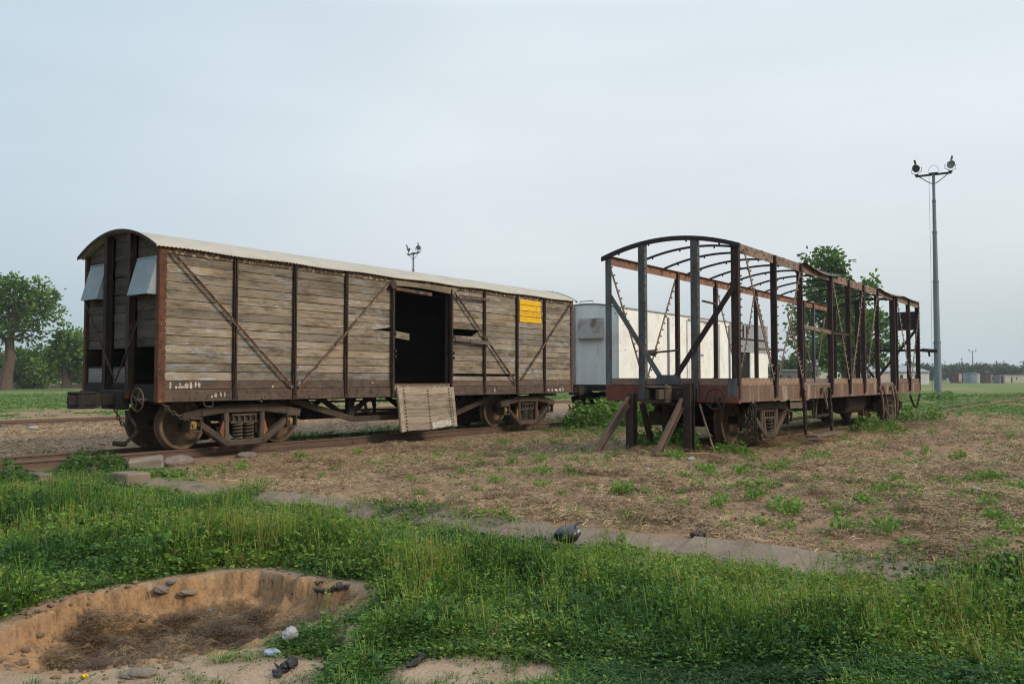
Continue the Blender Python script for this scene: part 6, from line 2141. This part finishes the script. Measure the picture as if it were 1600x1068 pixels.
bush('leafy weed bush at the far end of the wooden boxcar', UN(13.3, -0.3), 0.75, 0.75, 1100, 0.13, 1, M['grass'], 0.38)
bush('rounded weed bush in front of the gap between boxcar and white wagon', UN(14.7, -0.5), 0.95, 1.0, 1500, 0.14, 2, M['grass'], 0.42)
bush('weed bush under the near end of the white wagon, shade put into its leaf tint', UN(16.6, -0.1), 1.05, 1.1, 1500, 0.14, 3, M['grass'], 0.30)  # low tint paints the wagon's shadow into the leaves
bush('weed bush right of the white wagon end, behind the buffer stop', UN(17.6, -1.6), 0.55, 1.2, 1200, 0.13, 4, M['grass'], 0.45)
FU, FN = 5.52, -7.94
bush('green weeds inside the buffer stop beside the right post', UN(FU + 0.05, FN + 1.15), 0.42, 0.42, 700, 0.07, 5, M['tuft'], 0.35)
bush('green weeds inside the buffer stop beside the left post', UN(FU + 0.15, FN + 1.75), 0.36, 0.36, 500, 0.07, 6, M['tuft'], 0.30)
bush('low weeds round the near wheel of the frame wagon', UN(FU + 0.35, FN + 0.30), 0.22, 0.35, 420, 0.06, 7, M['tuft'], 0.45)
bush('small weed clump at the far wheels of the frame wagon', UN(FU + 8.0, FN - 0.2), 0.42, 0.6, 500, 0.08, 8, M['tuft'], 0.45)
bush('tall weed clump at the track beyond the frame wagon', UN(FU + 14.6, FN + 0.2), 0.6, 0.7, 600, 0.10, 9, M['tuft'], 0.5)
bush('dark leafy weeds crowding the near rail at the left edge', UN(-2.4, 0.35), 0.34, 0.55, 900, 0.06, 10, M['weed'], 0.3)
bush('leafy weeds pressing against the rail left of the wooden block', UN(-0.95, 0.15), 0.34, 0.5, 900, 0.055, 11, M['weed'], 0.28)
x, y, _ = at(1463, 58, 0)
bush('tall grassy clump in front of the tall lamp mast foot', (x + 0.3, y), 0.6, 0.9, 500, 0.16, 12, M['tuft'], 0.5)

# ---------------------------------------------------------------- stones, blocks and litter
x, y = UN(-0.42, -0.42)
o = MB().box(-0.26, 0.26, -0.16, 0.16, -0.12, 0.11).build('wooden_block', M['block'], bevel=0.03)
o.location, o.rotation_euler = (x, y, 0.05), (R(4), R(-6), R(20))
tag(o, 'worn grey timber block lying against the near rail by the kerb end', 'timber block')
x, y = UN(0.22, -0.30)
lump('stone', M['stone'], 'rounded dark stone against the near rail right of the timber block', 'stone', (x, y, 0.03), (0.27, 0.20, 0.12), 3, R(50), 0.12, flat=0.6)
x, y = UN(1.75, -0.05)
lump('stone', M['stone'], 'flat grey stone beside the rail under the first boxcar wheel', 'stone', (x, y, 0.02), (0.20, 0.14, 0.07), 9, R(30), 0.2, flat=0.6)
x, y = UN(-1.25, -1.45)
o = MB().box(-0.33, 0.33, -0.17, 0.17, -0.15, 0.035).build('concrete_block', M['kerb'], bevel=0.02)
o.location, o.rotation_euler = (x, y, 0.035), (0, R(2), RZ + R(80))
tag(o, 'pale concrete block at the left end of the kerb', 'concrete block')

# black knotted bag
bx_, by_, bz_ = onground(885, 866)
m = MB()
vs, fs = [], []
nu, nv = 26, 16
for j in range(nv + 1):
    f = j / nv
    if f < 0.75:
        ph = math.pi * 0.86 * (f / 0.75)
        rr, z = 0.105 * math.sin(ph) + 0.002, -0.082 * math.cos(ph)
    else:
        g = (f - 0.75) / 0.25
        rr, z = 0.040 * (1 - g) ** 1.5 + 0.007 + 0.012 * max(0, g - 0.6) / 0.4, 0.074 + 0.040 * g
    for i in range(nu):
        th = 2 * math.pi * i / nu
        cr = 1 + 0.12 * math.sin(5 * th + 4 * f) * f + 0.05 * abs(math.sin(7 * th - 5 * f)) + 0.45 * float(fbm(math.cos(th) * 2 + 5, math.sin(th) * 2 + f * 4, 3))
        vs.append((rr * cr * math.cos(th) + 0.04 * f * f + 0.28 * max(0, f - 0.72), rr * cr * math.sin(th) * 0.85, z))
for j in range(nv):
    for i in range(nu):
        fs.append((j * nu + i, j * nu + (i + 1) % nu, (j + 1) * nu + (i + 1) % nu, (j + 1) * nu + i))
m.add(vs, fs, 0.5)
o = m.build('plastic_bag', M['blackbag'])
o.location = (bx_, by_, bz_ + 0.17)
o.scale = (1.05, 1.0, 0.92)
tag(o, 'knotted black plastic bag resting in the weeds near the kerb', 'plastic bag')
for (px, py, mt, nm, lb, ct, sz, sd, rz_, dz) in (
        (452, 1003, 'whitebag', 'plastic_bag', 'crumpled dirty white plastic bag at the right rim of the pit', 'plastic bag', (0.044, 0.034, 0.052), 5, 0.3, 0.035),
        (424, 1022, 'bluebag', 'plastic_scrap', 'pale blue plastic scrap left of the white bag', 'plastic scrap', (0.045, 0.03, 0.02), 6, 0.2, 0.012),
        (384, 970, 'bluebag', 'plastic_scrap', 'small pale scrap of plastic on the right side of the pit floor', 'plastic scrap', (0.04, 0.022, 0.012), 7, 0.1, 0.008),
        (126, 992, 'whitebag', 'plastic_scrap', 'translucent plastic scrap on the left side of the pit', 'plastic scrap', (0.045, 0.03, 0.018), 8, 0.6, 0.01),
        (292, 937, 'kerb', 'stone', 'pale angular stone at the back of the pit floor', 'stone', (0.07, 0.028, 0.022), 12, 0.5, 0.012),
        (252, 928, 'stone', 'stone', 'brown clod of earth at the back left of the pit floor', 'clod', (0.06, 0.045, 0.035), 13, 0.5, 0.015),
        (332, 960, 'whitebag', 'plastic_scrap', 'little white scrap in the middle of the dead stems', 'plastic scrap', (0.035, 0.02, 0.015), 14, 0.5, 0.03),
        (218, 1055, 'stone', 'stone', 'flat brown stone at the front rim of the pit', 'stone', (0.09, 0.05, 0.03), 15, 0.2, 0.01),
        (268, 920, 'stone', 'stone', 'small clod just right of the brown clod in the pit', 'clod', (0.035, 0.03, 0.025), 16, 0.9, 0.01),
        (1013, 735, 'whitebag', 'plastic_scrap', 'white paper scrap on the dry field left of centre', 'scrap', (0.05, 0.03, 0.02), 17, 0.4, 0.02),
        (1080, 719, 'whitebag', 'plastic_scrap', 'white scrap on the ground in front of the buffer stop', 'scrap', (0.06, 0.04, 0.035), 18, 0.4, 0.02),
        (1525, 767, 'whitebag', 'plastic_scrap', 'bright white scrap on the field near the right edge', 'scrap', (0.06, 0.04, 0.025), 19, 0.2, 0.02),
        (1483, 729, 'kerb', 'stone', 'pale stone on the field towards the right edge', 'stone', (0.07, 0.05, 0.03), 20, 0.2, 0.01),
        (455, 662, 'whitebag', 'plastic_scrap', 'whitish lump on the ground beyond the boxcar bogie', 'scrap', (0.12, 0.07, 0.05), 22, 0.2, 0.03),
        (50, 671, 'whitebag', 'plastic_scrap', 'white scrap on the dirt between the two left tracks', 'scrap', (0.16, 0.10, 0.06), 23, 0.2, 0.03),
        (132, 1058, 'yellow', 'fruit_peel', 'small yellowish peel at the left front of the pit', 'peel', (0.018, 0.014, 0.012), 24, 0.2, 0.008),
        (178, 1032, 'yellow', 'fruit_peel', 'tiny yellow peel on the dead stems near the front', 'peel', (0.010, 0.010, 0.020), 25, 0.2, 0.04)):
    x, y, z = onground(px, py)
    lump(nm, M[mt], lb, ct, (x, y, z + dz), sz, sd, rz_, 0.32, flat=0.75, freq=1.6)


def rag(label, pts, r, seed):
    q = random.Random(seed)
    m = MB()
    P = [onground(*p) for p in pts]
    path = []
    for a, b_ in zip(P, P[1:]):
        for i in range(5):
            f = i / 5
            path.append((a[0] + (b_[0] - a[0]) * f + q.uniform(-.012, .012), a[1] + (b_[1] - a[1]) * f + q.uniform(-.012, .012), a[2] + (b_[2] - a[2]) * f + r * 0.6 + q.uniform(0, r * 0.8)))
    path.append((P[-1][0], P[-1][1], P[-1][2] + r * 0.3))
    rr = [r * q.uniform(0.45, 1.25) for _ in path]
    rr[0] *= 0.3
    rr[-1] *= 0.3
    m.tube(path, rr, 7, 0.5)
    for i in range(7):
        c = Vector(q.choice(path))
        m.tube([c, c + Vector((q.uniform(-.05, .05), q.uniform(-.04, .04), q.uniform(-0.01, .03)))], [r * 0.6, r * 0.15], 5, 0.6)
    return tag(m.build('rag', M['rag']), label, 'rag')


rag('charred black rag on the bare back rim of the pit', [(335, 878), (352, 884), (370, 884), (390, 887)], 0.017, 1)
rag('twisted black rag on the right rim of the pit', [(492, 932), (512, 926), (528, 922), (542, 924)], 0.015, 2)
rag('bundled black rag on the sand near the bottom of the pit rim', [(432, 1062), (445, 1050), (458, 1044), (455, 1034)], 0.022, 3)
rag('black rag at the edge of the bare sand patch bottom centre', [(640, 1045), (655, 1035), (660, 1028)], 0.018, 4)
rag('charred scraps on the back edge of the sand patch', [(745, 1012), (765, 1009), (775, 1008)], 0.012, 5)
rag('dark rag lying on the kerb edge of the dry field', [(1078, 838), (1090, 842), (1102, 838)], 0.024, 6)
rag('small dark rag on the dry field by the left of centre', [(982, 768), (992, 766), (1000, 767)], 0.022, 7)


# ---------------------------------------------------------------- air
hz = MB().box(-2700, 2700, -2700, 2700, -6, 26, 0.5).build('haze', None)
hm = bpy.data.materials.new('thin_haze')
hm.use_nodes = True
hm.node_tree.nodes.clear()
ho = hm.node_tree.nodes.new('ShaderNodeOutputMaterial')
hv = hm.node_tree.nodes.new('ShaderNodeVolumePrincipled')
hv.inputs['Color'].default_value = (0.86, 0.90, 0.94, 1)
hv.inputs['Density'].default_value = 0.00028
hm.node_tree.links.new(hv.outputs[0], ho.inputs['Volume'])
hz.data.materials.clear()
hz.data.materials.append(hm)
tag(hz, 'thin pale haze over the whole rail yard', kind='stuff')
